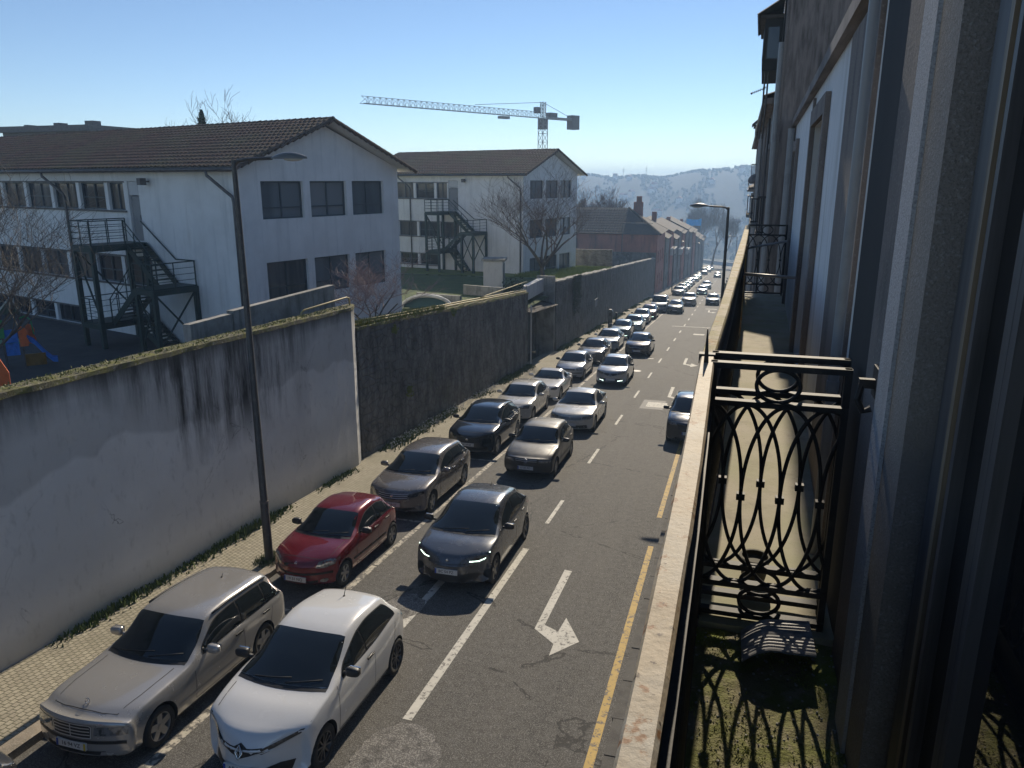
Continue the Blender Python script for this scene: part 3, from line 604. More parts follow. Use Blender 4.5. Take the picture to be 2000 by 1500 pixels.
f = MB(); f.tube([(-1.95,.55,2.6),(-1.5,.55,2.75),(-1.2,.55,2.5),(-1.15,.55,1.7)], .05, 6); f.build('arched_bar', grn, t)
sb2 = atX(-4, 712, -14.6)
t = thing('spring_rider', 'orange play panel just showing over the white wall at the left edge', 'play panel', (sb2.x-.3, sb2.y, .35), ang)
f = MB(); f.prism([(-.35,0),(.3,0),(.36,sb2.z-.6),(.2,sb2.z-.2),(-.35,sb2.z+.0)], (0,0,0), (1,0,0), (0,0,1), (0,1,0), .08); f.build('panel', ora, t)

# far apartment building behind the school
c0 = atD(10, 290, 95)
t = thing('apartment_building', 'grey flat-roofed apartment building rising behind the nearer school roof', 'building', (c0.x, c0.y, 0), R(88))
zt = atD(60, 253, 95).z - .4
f = MB(); wall_grid(f, (0,0,0), (0,-1,0), (-1,0,0), 11., -2, zt, [(1.2+3*i, 2.6+3*i, zt-3.4, zt-1.8) for i in range(3)], .2); f.box((0.25,-11,-2),(12,0,zt-.01)); f.build('wall', mk('grey_brown_render', (.20,.175,.155), .9, layers=[(.4,(.15,.135,.12),.4,.65)]), t)
f = MB(); f.box((-.5,-11.5,zt),(12.5,.5,zt+.55)); f.build('roof', M['gutter'], t)
for i in range(3): window(t, (0,0,0), (0,-1,0), (-1,0,0), (1.2+3*i, 2.6+3*i, zt-3.4, zt-1.8), .2, 1, None, M['win'], M['pane_dark'])
for q in (.6, 4.5, 8.5): f = MB(); f.box((2,-q-.5-.06*q,zt+.55),(3.,-q,zt+.85+.03*q)); f.build('chimney', M['gutter'], t)

# ------------------------------------------------------------------ trees
def twig_tree(name, label, base, h, spread, seed, levels=5, r0=.16, lean=(0,0), trunk=.3, up=.35, mat=None, tw=None, group='bare winter trees', nb=(3,4), minr=.006, l1=None, n0=None):
    rd = random.Random(seed); base = Vector(base); t = thing(name, label, 'tree', base, group=group)
    tr, cr = MB(), MB()
    def branch(p, d, L, r, lv):
        n = 4 if lv < 3 else 3; pts = [p]; rr = [r]; dd = d.copy()
        for i in range(n):
            dd = (dd + Vector((rd.uniform(-1,1), rd.uniform(-1,1), rd.uniform(-.6,1)*up))*(.16 + .06*lv)).normalized()
            pts.append(pts[-1] + dd*L/n); rr.append(r*(1 - .5*(i+1)/n))
        (tr if lv < 2 else cr).tube(pts, [max(q, minr) for q in rr], 7 if lv < 2 else (5 if lv < 3 else 3), cap=False)
        if lv >= levels: return
        k = n0 if (lv == 0 and n0) else rd.randint(*nb) + (1 if lv > 1 else 0)
        for j in range(k):
            q = rd.uniform(.35, 1.) if lv > 0 else rd.uniform(.75, 1.)
            i = min(n-1, int(q*n)); pp = pts[i] + (pts[i+1]-pts[i])*(q*n-i) if q < 1 else pts[-1]
            a = rd.uniform(0, 2*math.pi) if lv else 2*math.pi*(j+rd.uniform(-.25,.25))/k; out = Vector((math.cos(a), math.sin(a), 0))
            nd = (dd*(.75) + out*spread*(1.0 if lv < 1 else .8) + Vector((0,0,up))).normalized()
            branch(pp, nd, (h*l1*rd.uniform(.8,1.15) if (lv == 0 and l1) else L*rd.uniform(.6, .82)), max(rr[i]*.62, minr), lv+1)
    branch(base - Vector((0,0,.1)), Vector((lean[0], lean[1], 1)).normalized(), h*trunk, r0, 0)
    tr.build('trunk', mat or M['bark'], t, True); cr.build('crown', tw or M['twig'], t)
    return t
b = atX(1060, 556, -13.6)
twig_tree('bare_tree', 'big spreading bare tree in front of the farther school building', (b.x, b.y, -.1), 9.0, 1.1, 11, 5, .25, (.0,.05), .22, .42, group=None, l1=.38, n0=7, nb=(2,4), minr=.0065, tw=mk('brown_twigs', (.16,.125,.105), .9))
b = atX(716, 640, -14.6)
twig_tree('bare_tree', 'small dense bare tree by the lower windows of the nearer school building', (b.x, b.y, .35), 4.9, 1.25, 5, 5, .12, (0,0), .32, .28, l1=.36, n0=6, minr=.0045, tw=mk('reddish_twigs', (.34,.25,.23), .9), group=None, nb=(2,4))
b = atD(-75, 560, 29)
for k, (dx, sd, h) in enumerate(((0, 3, 9.5),)):
    twig_tree('bare_tree', 'tall bare tree at the left edge in front of the nearer school building', (b.x+dx, b.y, .35), 6.6, 1.2, 21, 5, .15, (.12,-.05), .30, .36, tw=M['twig_grey'], group=None, l1=.44, n0=7, minr=.0045)
for k, (x, y, D, h) in enumerate(((432, 300, 75, 13.0), (478, 300, 78, 13.2))):
    b = atD(x, y, D); twig_tree('bare_tree', ['bare tree just showing over the nearer school roof, beside the dark conifer', 'bare tree just showing over the nearer school roof, away from the conifer'][k], (b.x, b.y, 0), h, .8, 31+k, 5, .2, (0,0), .42, .5, minr=.012, nb=(2,3), tw=M['twig_grey'])
for k, (x, D, zt) in enumerate(((1135, 150, 4.2), (1165, 155, 4.0), (1205, 160, 3.6))):
    b = atD(x, 430, D); twig_tree('bare_tree', ['first bare tree beyond the farther school, beside its gable', 'second bare tree beyond the farther school, over the red building roof', 'third bare tree beyond the farther school, next to the brick chimney'][k], (b.x, b.y, -10), 15.5, .8, 41+k, 5, .3, (0,0), .4, .5, minr=.02)
for k, (x, D, h) in enumerate(((1365, 285, 29), (1392, 300, 29), (1415, 290, 24), (1345, 330, 25))):
    b = atD(x, 480, D); twig_tree('bare_tree', ['tall hazy bare tree at the bottom of the street, left of the far lamp pole', 'tall hazy bare tree at the bottom of the street, just behind the far lamp pole', 'hazy bare tree at the bottom of the street, right of the far lamp pole', 'hazy bare tree behind the row of terraced houses'][k], (b.x, b.y, -24), h, .8, 51+k, 5, .45, (0,0), .33, .6, minr=.028, nb=(3,4), group='trees at the bottom of the street', tw=M['twig_grey'])
# conifer tip over the roof
def leaf_clump(mb, c, rx, ry, rz, n, size, rd, shell=.55):
    for _ in range(n):
        a, b2 = rd.uniform(0, 2*math.pi), math.acos(rd.uniform(-1, 1)); q = rd.uniform(shell, 1.05)
        p = Vector((c[0]+rx*q*math.sin(b2)*math.cos(a), c[1]+ry*q*math.sin(b2)*math.sin(a), c[2]+rz*q*math.cos(b2)))
        d1 = Vector((rd.uniform(-1,1), rd.uniform(-1,1), rd.uniform(-1,1))).normalized()*size*rd.uniform(.6,1.3); d2 = d1.orthogonal().normalized()*size*rd.uniform(.4,.8)
        mb.add([p-d1*.5, p+d2*.5, p+d1*.5, p-d2*.5], [(0,1,2,3)])
b = atD(401, 300, 62); zt = atD(401, 219, 62).z; rd = random.Random(4)
t = thing('conifer', 'dark pointed conifer tip showing over the nearer school roof', 'tree', (b.x, b.y, 0))
f = MB(); f.tube([(b.x,b.y,0),(b.x,b.y,zt-.3)], [.16,.03], 7); f.build('trunk', M['bark'], t)
f = MB()
for i in range(26):
    q = i/26; leaf_clump(f, (b.x, b.y, zt - q*5.5), .08+q*1.5, .08+q*1.5, .2, int(30+q*130), .28, rd, .2)
f.build('crown', M['leaf_dark'], t)
# shrubs
def shrub(name, label, c, rx, ry, rz, n, size, mat, seed, group=None, stem=True):
    rd = random.Random(seed); t = thing(name, label, 'shrub' if 'shrub' in name else 'plant', (c[0], c[1], c[2]-rz), group=group); f = MB()
    for _ in range(9):
        o = [rd.uniform(-.5,.5) for _ in range(3)]; q = rd.uniform(.45,.75)
        leaf_clump(f, (c[0]+o[0]*rx, c[1]+o[1]*ry, c[2]+o[2]*rz), rx*q, ry*q, rz*q, n//9, size, rd, .3)
    f.build('foliage', mat, t)
    if stem:
        f = MB()
        for _ in range(5): f.tube([(c[0],c[1],c[2]-rz), (c[0]+rd.uniform(-.4,.4)*rx, c[1]+rd.uniform(-.4,.4)*ry, c[2]+rd.uniform(-.1,.5)*rz)], [.04,.012], 5)
        f.build('stem', M['bark'], t)
    return t
b = atX(1005, 562, -13.2); shrub('leafy_shrub', 'dark leafy shrub between the white shed and the gate', (b.x, b.y, b.z-.1), .9, 1.3, .75, 900, .14, M['leaf_dark'], 3)
b = atX(1122, 552, -11.7); f = MB(); rd = random.Random(9)
for i in range(14):
    y0 = b.y + rd.uniform(-1.6, 2.2); L = rd.uniform(.6, 3.); 
    for k in range(int(L*28)): z = topW3(y0) + .12 - L*k/(L*28); leaf_clump(f, (-11.66+rd.uniform(-.02,.1), y0+rd.uniform(-.2,.2), z), .1, .12, .08, 3, .11, rd)
tag(f.build('ivy', M['leaf_dark']), 'ivy hanging over the top of the long dark stone wall, next to the gate', 'ivy')
b = atX(772, 760, -11.9); rd = random.Random(2)
for k, (x, y, lab) in enumerate(((770, 642, 'small green plant growing out of the wall top under the yellow pipes'), (885, 612, 'tiny green plant high on the blackened wall, nearer the gate'), (800, 765, 'small green plant rooted halfway up the blackened wall'))):
    b = atX(x, y, -11.88); shrub('wall_plant', lab, tuple(b), .14, .3, .22, 140, .1, M['leaf_y'], 60+k, stem=False)
# weeds and moss tufts: nobody could count them
f = MB(); rd = random.Random(12)
def blade(mb, p, h, w, rd, lean=.35):
    a = rd.uniform(0, 2*math.pi); d = Vector((math.cos(a), math.sin(a), 0))*w; l = Vector((rd.uniform(-lean,lean), rd.uniform(-lean,lean), 1))*h; p = Vector(p)
    mb.add([p-d, p+d, p+l+d*.3, p+l-d*.3], [(0,1,2,3)])
for i in range(15000):
    y = rd.uniform(5, 60) if i < 11000 else rd.uniform(60, 115); w = max(0., math.sin(y*1.3)+math.sin(y*.47+1)+.7+rd.uniform(-.5,.6))/2.6
    if w < .12: continue
    x = (-11.72 if y < 22.7 else -11.9 if y < 45 else -11.78) + abs(rd.gauss(0, .13 if y < 22 else .24))
    if 45 < y < 52: continue
    blade(f, (x, y, road(y)+.11), rd.uniform(.05, .22)*(.35+.65*w), .012+.012*rd.random() + y*.0006, rd)
tag(f.build('weeds', M['leaf']), 'weeds growing along the foot of the street walls', 'weeds', None, 'stuff')
f = MB()
for i in range(2600): y = rd.uniform(23, 31); blade(f, (-12.1+rd.gauss(0,.12), y, topW2(y)+.05), rd.uniform(.05,.24), .012, rd, .5)
for i in range(2200): y = rd.uniform(8, 22); blade(f, (-11.95+rd.gauss(0,.1), y, topW1(y)+.06), rd.uniform(.01,.05), .015, rd, .8)
tag(f.build('moss', M['leaf_y']), 'moss and grass tufts along the tops of the street walls', 'moss', None, 'stuff')
f = MB()
for i in range(500): a = rd.uniform(0,6.28); q = rd.uniform(.08,.4); blade(f, (-10.06+q*math.cos(a)*.8, 14.23+q*math.sin(a), road(14.23)+.12), rd.uniform(.04,.14), .012, rd)
tag(f.build('weeds', M['leaf']), 'tuft of weeds round the foot of the near lamp post', 'weeds', None, 'stuff')
f = MB()
for i in range(9000): y = rd.uniform(63, 76); x = rd.uniform(-18, -12.1); blade(f, (x, y, -.25-(y-62.2)*.0405), rd.uniform(.05,.3), .03, rd, .5)
tag(f.build('long_grass', m_leaf('sun_toned_blades', (.15,.20,.03), (.24,.28,.06))), 'long sunlit grass above the long dark stone wall', 'grass', None, 'stuff')  # blades in lighter greens, sunlight painted into them
# white flowers along the blackened wall
f = MB()
for i in range(420): y = rd.uniform(24, 37); leaf_clump(f, (-11.65+rd.uniform(0,.3), y, road(y)+.12+rd.uniform(.08,.34)), .04, .04, .03, 3, .05, rd)
tag(f.build('flowers', mk('pale_flowers', (.55,.55,.55), .8)), 'pale flowering weeds at the foot of the blackened stone wall', 'flowers', None, 'stuff')
# ------------------------------------------------------------------ tower crane
M['crane'] = mk('pale_crane_paint', (.30,.285,.26), .5, layers=[(2, (.22,.205,.185), .45, .7)]); M['ballast'] = mk('concrete_ballast', (.15,.135,.12), .9)
b = atD(1060, 292, 170); zj = atD(1060, 232, 170).z; ap = atD(1060, 199, 170).z
t = thing('tower_crane', 'tower crane with its long jib reaching left over the school roofs', 'crane', (b.x, b.y, -14))
tip = atZ(706, 192, zj+1.2); tail = atZ(1133, 236, zj); jd = Vector((tip.x-b.x, tip.y-b.y, 0)); JL = jd.length; jd.normalize(); jn = Vector((-jd.y, jd.x, 0)); Z3 = Vector((0,0,1)); B = Vector((b.x, b.y, 0))
def lattice(mb, a, b2, w, h, nseg, n, r=.07, tri=False):
    a, b2 = Vector(a), Vector(b2); d = (b2-a); L = d.length; d.normalize(); n = Vector(n).normalized(); u = d.cross(n).normalized()
    C = [a + n*i*w/2 + u*j*h/2 for i, j in ((-1,-1),(1,-1),(1,1),(-1,1))] if not tri else [a - n*w/2 - u*h/2, a + n*w/2 - u*h/2, a + u*h/2]
    for c in C: mb.bar(c, c + d*L, r*1.5)
    k = len(C)
    for s in range(nseg):
        for q in range(k): mb.bar(C[q] + d*L*s/nseg, C[(q+1) % k] + d*L*(s+1)/nseg, r); mb.bar(C[q] + d*L*s/nseg, C[(q+1) % k] + d*L*s/nseg, r)
f = MB(); lattice(f, B + Z3*(-14), B + Z3*(zj+.5), 1.4, 1.4, 20, jn, .075); f.build('mast', M['crane'], t)
f = MB(); f.box((b.x-3,b.y-3,-15.5),(b.x+3,b.y+3,-13.9)); f.build('base', M['ballast'], t)
f = MB(); lattice(f, B + Z3*(zj+.7) + jd*1., B + jd*JL + Z3*(zj+1.0), 1.1, 1.2, 34, jn, .055, True); f.build('jib', M['crane'], t)
f = MB(); TL = (Vector((tail.x, tail.y, 0)) - B).length; lattice(f, B + Z3*(zj+.2) - jd*1., B - jd*TL + Z3*(zj+.2), 1.3, .3, 8, jn, .09); f.build('counter_jib', M['crane'], t)
f = MB(); lattice(f, B + Z3*(zj+.5), B + Z3*ap, .8, .8, 4, jn, .08); f.build('tower_head', M['crane'], t)
f = MB(); f.obox(B - jd*(TL-.9) + Z3*(zj-.35), jd, jn, Z3, 1.15, .8, 1.45); f.build('counterweight', M['ballast'], t)
f = MB(); f.obox(B + jn*-1.3 + jd*-1.2 + Z3*(zj-.9), jd, jn, Z3, .8, .7, 1.1); f.obox(B + Z3*(zj+.8) - jd*2.6, jd, jn, Z3, 1.1, .6, .5); f.obox(B + Z3*(zj+1.6) + jd*1.8, jd, jn, Z3, .5, .5, .6); f.build('cab', M['ballast'], t)
f = MB(); f.bar(B + Z3*(ap-.1), B + jd*(JL*.42) + Z3*(zj+1.7), .09); f.bar(B + Z3*(ap-.1), B - jd*(TL-1.5) + Z3*(zj+.5), .07); f.build('tie_rod', M['crane'], t)
f = MB(); f.obox(B + jd*11 + Z3*(zj-.3), jd, jn, Z3, 1.2, .5, .25); f.build('trolley', M['crane'], t)

# ------------------------------------------------------------------ street lamps
def street_lamp(label, x, y, h, arm, side, group='street lamps'):
    """side +1: the arm reaches to +X"""
    t = thing('street_lamp', label, 'street lamp', (x, y, road(y)+.12), group=group); z = road(y)+.12
    f = MB(); f.tube([(x,y,z),(x,y,z+1.5),(x,y,z+1.52),(x,y,z+h)], [.10,.095,.085,.052], 14); f.box((x-.2,y-.2,z),(x+.2,y+.2,z+.03)); f.build('pole', M['lamp_pole'], t, True, 40)
    f = MB(); f.tube([(x,y,z+1.5),(x,y,z+1.54)], .102, 14); f.build('collar', M['gutter'], t)
    f = MB(); f.tube([(x,y,z+h-.12),(x+side*.1,y,z+h-.02),(x+side*.3,y,z+h+.01),(x+side*(arm-.5),y,z+h+.03)], .035, 8); f.build('arm', M['lamp_pole'], t, True, 40)
    cx = x + side*(arm-.1); f = MB()
    P = []
    for i in range(13):
        a = i/12; xx = cx + side*(-.38 + .76*a); wd = .15*math.sin(math.pi*(a*.86+.10))**.6; hh = .13*math.sin(math.pi*(a*.85+.07))**.8
        P.append([(xx, y + wd*math.cos(R(q)), z + h + .015 + hh*math.sin(R(q))) for q in range(0, 181, 18)])
    f.grid(P)
    for row in (P[0], P[-1]): f.add(row, [tuple(range(len(row)))])
    f.add([(p[0][0], p[0][1], p[0][2]) for p in P] + [(p[-1][0], p[-1][1], p[-1][2]) for p in P], [(i, i+1, 13+i+1, 13+i) for i in range(12)])
    hd = f.build('lamp_head', mk('lamp_hood', (.16,.155,.14), .35, .3) if 'lamp_hood' not in bpy.data.materials else bpy.data.materials['lamp_hood'], t, True, 50)
    f = MB(); f.ball((cx+side*.08, y, z+h+.01), .22, .11, .045, 12, 6); o = f.build('lens', M['lamp_glass'], None, True); f2 = WLOC[t.name]; o.data.transform(Matrix.Translation(-Vector(f2))); o.parent = hd
    return t
street_lamp('tall grey street lamp on the left pavement, in front of the white wall', -10.06, 14.23, 9.1, 1.40, 1, None)
street_lamp('tall street lamp on the right pavement, its head reaching over the cars below the balcony', -.40, 33., 9.15, 1.25, -1, None)
for k, (x, y, s, lab) in enumerate(((-9.6, 128, 1, 'far street lamp before the first terraced houses'), (-9.2, 176, 1, 'far street lamp at the middle of the terraced houses'), (-8.9, 224, 1, 'farthest street lamp by the last terraced houses'), (.1, 150, -1, 'far slim street lamp on the right pavement beyond the bend'))):
    street_lamp(lab, x, y, 8.2 if s > 0 else 9.5, 1.4, s)

# ------------------------------------------------------------------ red building and the terraced houses down the left side
M['redwall'] = mk('red_render', (.40,.165,.125), .9, layers=[(.5, (.30,.13,.105), .4, .65), (1.5, (.15,.10,.09), .5, .75, (1,1,.15))], coord='World')
M['greywall'] = mk('grey_house_render', (.20,.185,.17), .9, layers=[(.7, (.14,.13,.12), .4, .65), (2, (.32,.31,.3), .5, .75, (1,1,.2))], coord='World')
M['brickred'] = mk('red_brick', (.25,.10,.07), .9, layers=[(3, (.17,.08,.06), .4, .65)], coord='World')
t = thing('red_building', 'dusty red building with a hipped tile roof at the end of the long stone wall', 'building', (-19, 130, road(130)))
yb, yr_, ze, zr = 122.2, 128.6, -.35, 3.1; x0, x1 = -44., -11.75
f = MB(); wall_grid(f, (x0, yb, 0), (1,0,0), (0,-1,0), x1-x0, -10.5, ze, [(18., 19.6, -2.9, -1.2)], .2); wall_grid(f, (x1, yb, 0), (0,1,0), (1,0,0), 13, -11.5, ze, [(2+3.6*i, 3.3+3.6*i, z, z+1.9) for i in range(3) for z in (-9, -5.2)], .2)
f.box((x0, yb+12.9, -11), (x1, yb+13, ze)); f.build('wall', M['redwall'], t)
f = MB(); f.box((x0+.2, yb-.06, -10.5),(x1-.1, yb-.003, -3.3)); f.build('plinth', M['darkwall'], t)
for i in range(3):
    for z in (-9, -5.2): window(t, (x1,yb,0), (0,1,0), (1,0,0), (2+3.6*i, 3.3+3.6*i, z, z+1.9), .2, 1, None, M['win'], M['pane_dark'])
window(t, (x0,yb,0), (1,0,0), (0,-1,0), (18.,19.6,-2.9,-1.2), .2, 1, None, M['win'], M['pane_dark'])
r = MB(); hx = x1 - 5.4
r.add([(x0,yb-.5,ze-.2),(x1+.5,yb-.5,ze-.2),(x1+.5,yb+13.5,ze-.2),(x0,yb+13.5,ze-.2),(hx,yr_,zr),(x0,yr_,zr)], [(0,1,2,3),(0,1,4,5),(1,2,4),(2,3,5,4)]); ro = r.build('roof', M['tile2'], t)
r = MB(); tiled(r, (x0, yb-.55, ze-.14), (1,0,0), (0, yr_-yb+.5, zr-ze+.2), hx-x0+.1, 7.9, .42, .75, .05, 0, 4)
for k in range(12):
    q = k/12; r.tube([(hx+(x1+.5-hx)*q, yr_-(yr_-yb+.5)*q, zr+.12-(zr-ze+.2)*q), (hx+(x1+.5-hx)*(q+.085), yr_-(yr_-yb+.5)*(q+.085), zr+.1-(zr-ze+.2)*(q+.085))], [.22,.18], 6)
r.shift(WLOC[t.name]); o = r.build('tiles', M['tile2'], None); o.parent = ro
f = MB(); f.box((-16.4, 128.2, 1.5), (-15.0, 129.6, 4.2)); f.box((-16.0, 128.5, 4.2), (-15.2, 129.3, 5.1)); c = f.build('chimney', M['brickred'], t)
f = MB(); f.bar((-17.2, yb-.2, -3.9), (-17.2, yb-.2, 1.2), .12); f.bar((-17.2,yb-.2,1.2), (-12.5,yb-.2,1.2), .08); f.build('pipe_frame', M['gutter'], t)
hs = [(135.4, 9.0, 10.9, 'grey'), (144.5, 8.5, 12.2, 'red'), (153.1, 10., 11.0, 'grey'), (163.2, 9.5, 12.6, 'grey'), (172.8, 11, 12.4, 'red'), (183.9, 12, 13.6, 'grey'), (196, 14, 13.2, 'grey'), (210.1, 15, 13.4, 'red'), (225.2, 16, 12.6, 'grey'), (241.3, 18, 12.2, 'grey'), (259.4, 20, 12., 'grey')]
lab = ['grey terraced house joined to the red building', 'reddish terraced house with two bright window canopies', 'grey terraced house after the bright canopies, low roof', 'tall grey terraced house in the middle of the row', 'reddish terraced house, fifth from the red building', 'tall grey terraced house, sixth from the red building', 'grey terraced house, seventh from the red building', 'reddish terraced house, far down the row', 'grey terraced house, third from the end of the row', 'grey terraced house, next to last in the row', 'last grey terraced house at the foot of the street']
HOUSES = []
for k, (y, w, h, cl) in enumerate(hs):
    X = -11.75 + .5*max(0, (y-130))/60.; z = road(y+w/2); e = z + h - 1.6
    t = thing('terraced_house', lab[k], 'house', (X-4, y+w/2, z), group='terraced houses down the left side'); HOUSES.append((X, y, w, e))
    ops = [(w*(i+.5)/3 - .55, w*(i+.5)/3+.55, z + q, z + q + 1.8) for i in range(3) for q in ((.9, 4.4, 7.6) if h > 12 else (1., 4.6))]
    f = MB(); wall_grid(f, (X, y, 0), (0,1,0), (1,0,0), w-.02, z-2.5, e, ops, .22)
    f.add([(X,y,z-2.5),(X-9,y,z-2.5),(X-9,y,e),(X-4.5,y,e+2.2),(X,y,e)], [(0,1,2,3,4)]); f.add([(X,y+w-.02,z-2.5),(X-9,y+w-.02,z-2.5),(X-9,y+w-.02,e),(X-4.5,y+w-.02,e+2.2),(X,y+w-.02,e)], [(0,1,2,3,4)])
    f.build('wall', M['redwall'] if cl == 'red' else M['greywall'], t)
    for op in ops: window(t, (X,y,0), (0,1,0), (1,0,0), op, .22, 1, None, M['pillar'], M['pane_dark'], fw=.1)
    f = MB(); sl = 2.2/4.5
    for a, b2 in (((X+.55, e-.55*sl), (X-4.5, e+2.2)), ((X-9.5, e-.5*sl), (X-4.5, e+2.2))):
        f.add([(a[0], y+.02, a[1]+.03), (a[0], y+w-.06, a[1]+.03), (b2[0], y+w-.06, b2[1]+.03), (b2[0], y+.02, b2[1]+.03), (a[0], y+.02, a[1]+.2), (a[0], y+w-.06, a[1]+.2), (b2[0], y+w-.06, b2[1]+.2), (b2[0], y+.02, b2[1]+.2)], [(0,3,2,1),(4,5,6,7),(0,1,5,4),(1,2,6,5),(2,3,7,6),(3,0,4,7)])
    ro = f.build('roof', M['tile2'], t)
    if k % 3 == 1: f = MB(); f.box((X-3.6,y+1.2,e+1),(X-2.8,y+2.2,e+3.4)); f.build('chimney', M['brickred'], t)
    f = MB(); f.tube([(X+.07,y+.3,z+.1),(X+.07,y+.3,e)], .06, 6); f.build('downpipe', M['gutter'], t)
    if k in (1, 3, 5):
        for j in range(2):
            f = MB(); f.box((X+.003, y+1.+3.6*j, z+7.2+.0*j), (X+.85, y+3.6+3.6*j, z+7.34)); f.box((X+.003, y+1.+3.6*j, z+6.2), (X+.75, y+1.08+3.6*j, z+7.2)); f.build('canopy', M['pillar'], t)
f = MB(); pa, pb = atY(1341, 427, 247), atY(1369, 441, 247); rd = random.Random(3)
f.grid([[(pa.x+(pb.x-pa.x)*j/14, 247+.25*math.sin(j*1.1+i*.5)+rd.uniform(-.06,.06)+.5*i/6, pb.z+(pa.z-pb.z)*i/6+rd.uniform(-.05,.05)-.25*math.sin(math.pi*j/14)*i/6) for j in range(15)] for i in range(7)]); f.grid([[(x, y+.03, z) for x, y, z in f.v[k*15:(k+1)*15]] for k in range(7)])
f.bar((pa.x, 247.6, pb.z-1.5), (pa.x, 247.6, pa.z+.1), .1); f.bar((pb.x, 247.6, pb.z-1.5), (pb.x, 247.6, pa.z+.1), .1)
tag(f.build('tarpaulin', mk('blue_tarpaulin', (.015,.42,.80), .5), None, True), 'bright blue tarpaulin stretched above the far terraced house roofs', 'tarpaulin')

# ------------------------------------------------------------------ the far bank: terrain, houses, woods
def hill_z(x, y):
    a = math.degrees(math.atan2(x, y)); r = math.hypot(x, y)
    ridge = 11.5 + 9*(1/(1+math.exp(-(a-(-3))*1.1))) + 3.2*math.sin(a*1.7+1.)*.5 + 2.0*math.exp(-((a+1.6)/1.6)**2) - 2*max(0, -a-14)*.25
    q = min(1., max(0., (r-560)/500.)); s = q*q*(3-2*q)
    return -66 + (ridge+66)*s + (2.2*math.sin(x*.021+y*.013)*math.sin(y*.017+2) + 1.2*math.sin(x*.06)*math.sin(y*.05))*min(1, q*3)*(1 - .6*q)
g = MB(); g.grid([[(math.sin(R(a))*r, math.cos(R(a))*r, hill_z(math.sin(R(a))*r, math.cos(R(a))*r) if r < 1100 else hill_z(math.sin(R(a))*1060, math.cos(R(a))*1060)-(r-1060)*.1) for a in np.linspace(-45, 30, 90)] for r in list(np.linspace(540, 1080, 44)) + [1300, 1700]])
M['hill'] = mk('wooded_hillside', (.022,.029,.019), .95, layers=[(.012, (.045,.052,.034), .48, .66), (.06, (.018,.024,.015), .48, .62)], bump=(.2, .6, 3.), coord='World')
struct('hill', g, M['hill'], True)
M['hwhite'] = mk('far_white_walls', (.62,.60,.56), .85); M['hroof'] = mk('far_roofs', (.25,.12,.08), .9)
rd = random.Random(8); hm = []
for v in range(3):
    w, d, h = ((6,5,3.5), (9,6,4), (5,6,5.5))[v]; f = MB(); f.box((-w/2,-d/2,-4),(w/2,d/2,h)); f.add([(-w/2-.4,-d/2-.4,h+.01),(w/2+.4,-d/2-.4,h+.01),(w/2+.4,d/2+.4,h+.01),(-w/2-.4,d/2+.4,h+.01),(-w/2,0,h+2.6),(w/2,0,h+2.6)], [(0,3,2,1),(0,1,5,4),(2,3,4,5),(1,2,5),(3,0,4)], 1)
    f.m = [0]*6 + [1]*5; hm.append(f.mesh('hillside_house', [M['hwhite'], M['hroof']]))
for k in range(44):
    a = rd.uniform(-15, 3); r = rd.uniform(700, 1010) if k < 66 else rd.uniform(620, 700); x, y = math.sin(R(a))*r, math.cos(R(a))*r
    o = bpy.data.objects.new('hillside_house', hm[k % 3]); COL.objects.link(o); o.location = (x, y, hill_z(x, y)); o.rotation_euler = (0, 0, rd.uniform(0, 3.1))
    tag(o, 'tiny pale house on the hazy hillside across the valley', 'house', 'houses on the far hillside')
f = MB()
for k in range(6500):
    a = rd.uniform(-20, 4); r = rd.uniform(600, 1060); x, y = math.sin(R(a))*r, math.cos(R(a))*r
    if math.sin(a*1.9)+math.sin(r*.021+a)+rd.uniform(-.7,.7) < .25 and r < 1030: continue
    h = rd.uniform(1.5, 2.8); f.ball((x, y, hill_z(x,y)+h*.45), h*.7, h*.7, h*.75, 7, 5, jit=.25)
tag(f.build('woodland', mk('far_trees', (.05,.062,.038), .95, layers=[(.3, (.06,.075,.03), .4, .6)], coord='World')), 'dark woods on the hazy hillside across the valley', 'woods', None, 'stuff')
for k, a in enumerate((-14.2, -11.3, -8.1, -6.5)):
    x, y = math.sin(R(a))*1050, math.cos(R(a))*1050; z = hill_z(x, y); f = MB(); f.bar((x,y,z-2),(x,y,z+13),.45); f.bar((x-2,y,z+10),(x+2,y,z+10),.3); f.bar((x-1.5,y,z+8),(x+1.5,y,z+8),.3)
    tag(f.build('mast', M['gutter']), 'thin hazy mast on the ridge of the far hill', 'mast', 'masts on the far ridge')
# right pavement hedge and the end of the street
for k, (x, y, rx, ry, rz, lb) in enumerate(((.3, 86, 1.0, 5, 2.4, 'nearer dark evergreen bush on the right pavement below the balcony rail'), (.5, 101, 1.1, 7, 2.3, 'farther dark evergreen bush on the right pavement below the balcony rail'))):
    shrub('street_shrub', lb, (x-.4, y, road(y)+2.2), rx, ry, rz, 2600, .32, M['leaf_dark'], 80+k, 'evergreen bushes on the right pavement')
t = MB(); t.add([(x, y, road(min(y,330))+dz) for dz in (-.5, 1.1) for x, y in ((-16, 345), (4, 318), (4.3, 318.6), (-15.7, 345.6))], [(4,5,6,7),(0,1,5,4),(1,2,6,5),(2,3,7,6),(3,0,4,7)]); tag(t.build('parapet_wall', M['pillar']), 'long pale parapet closing the bottom of the street', 'wall')
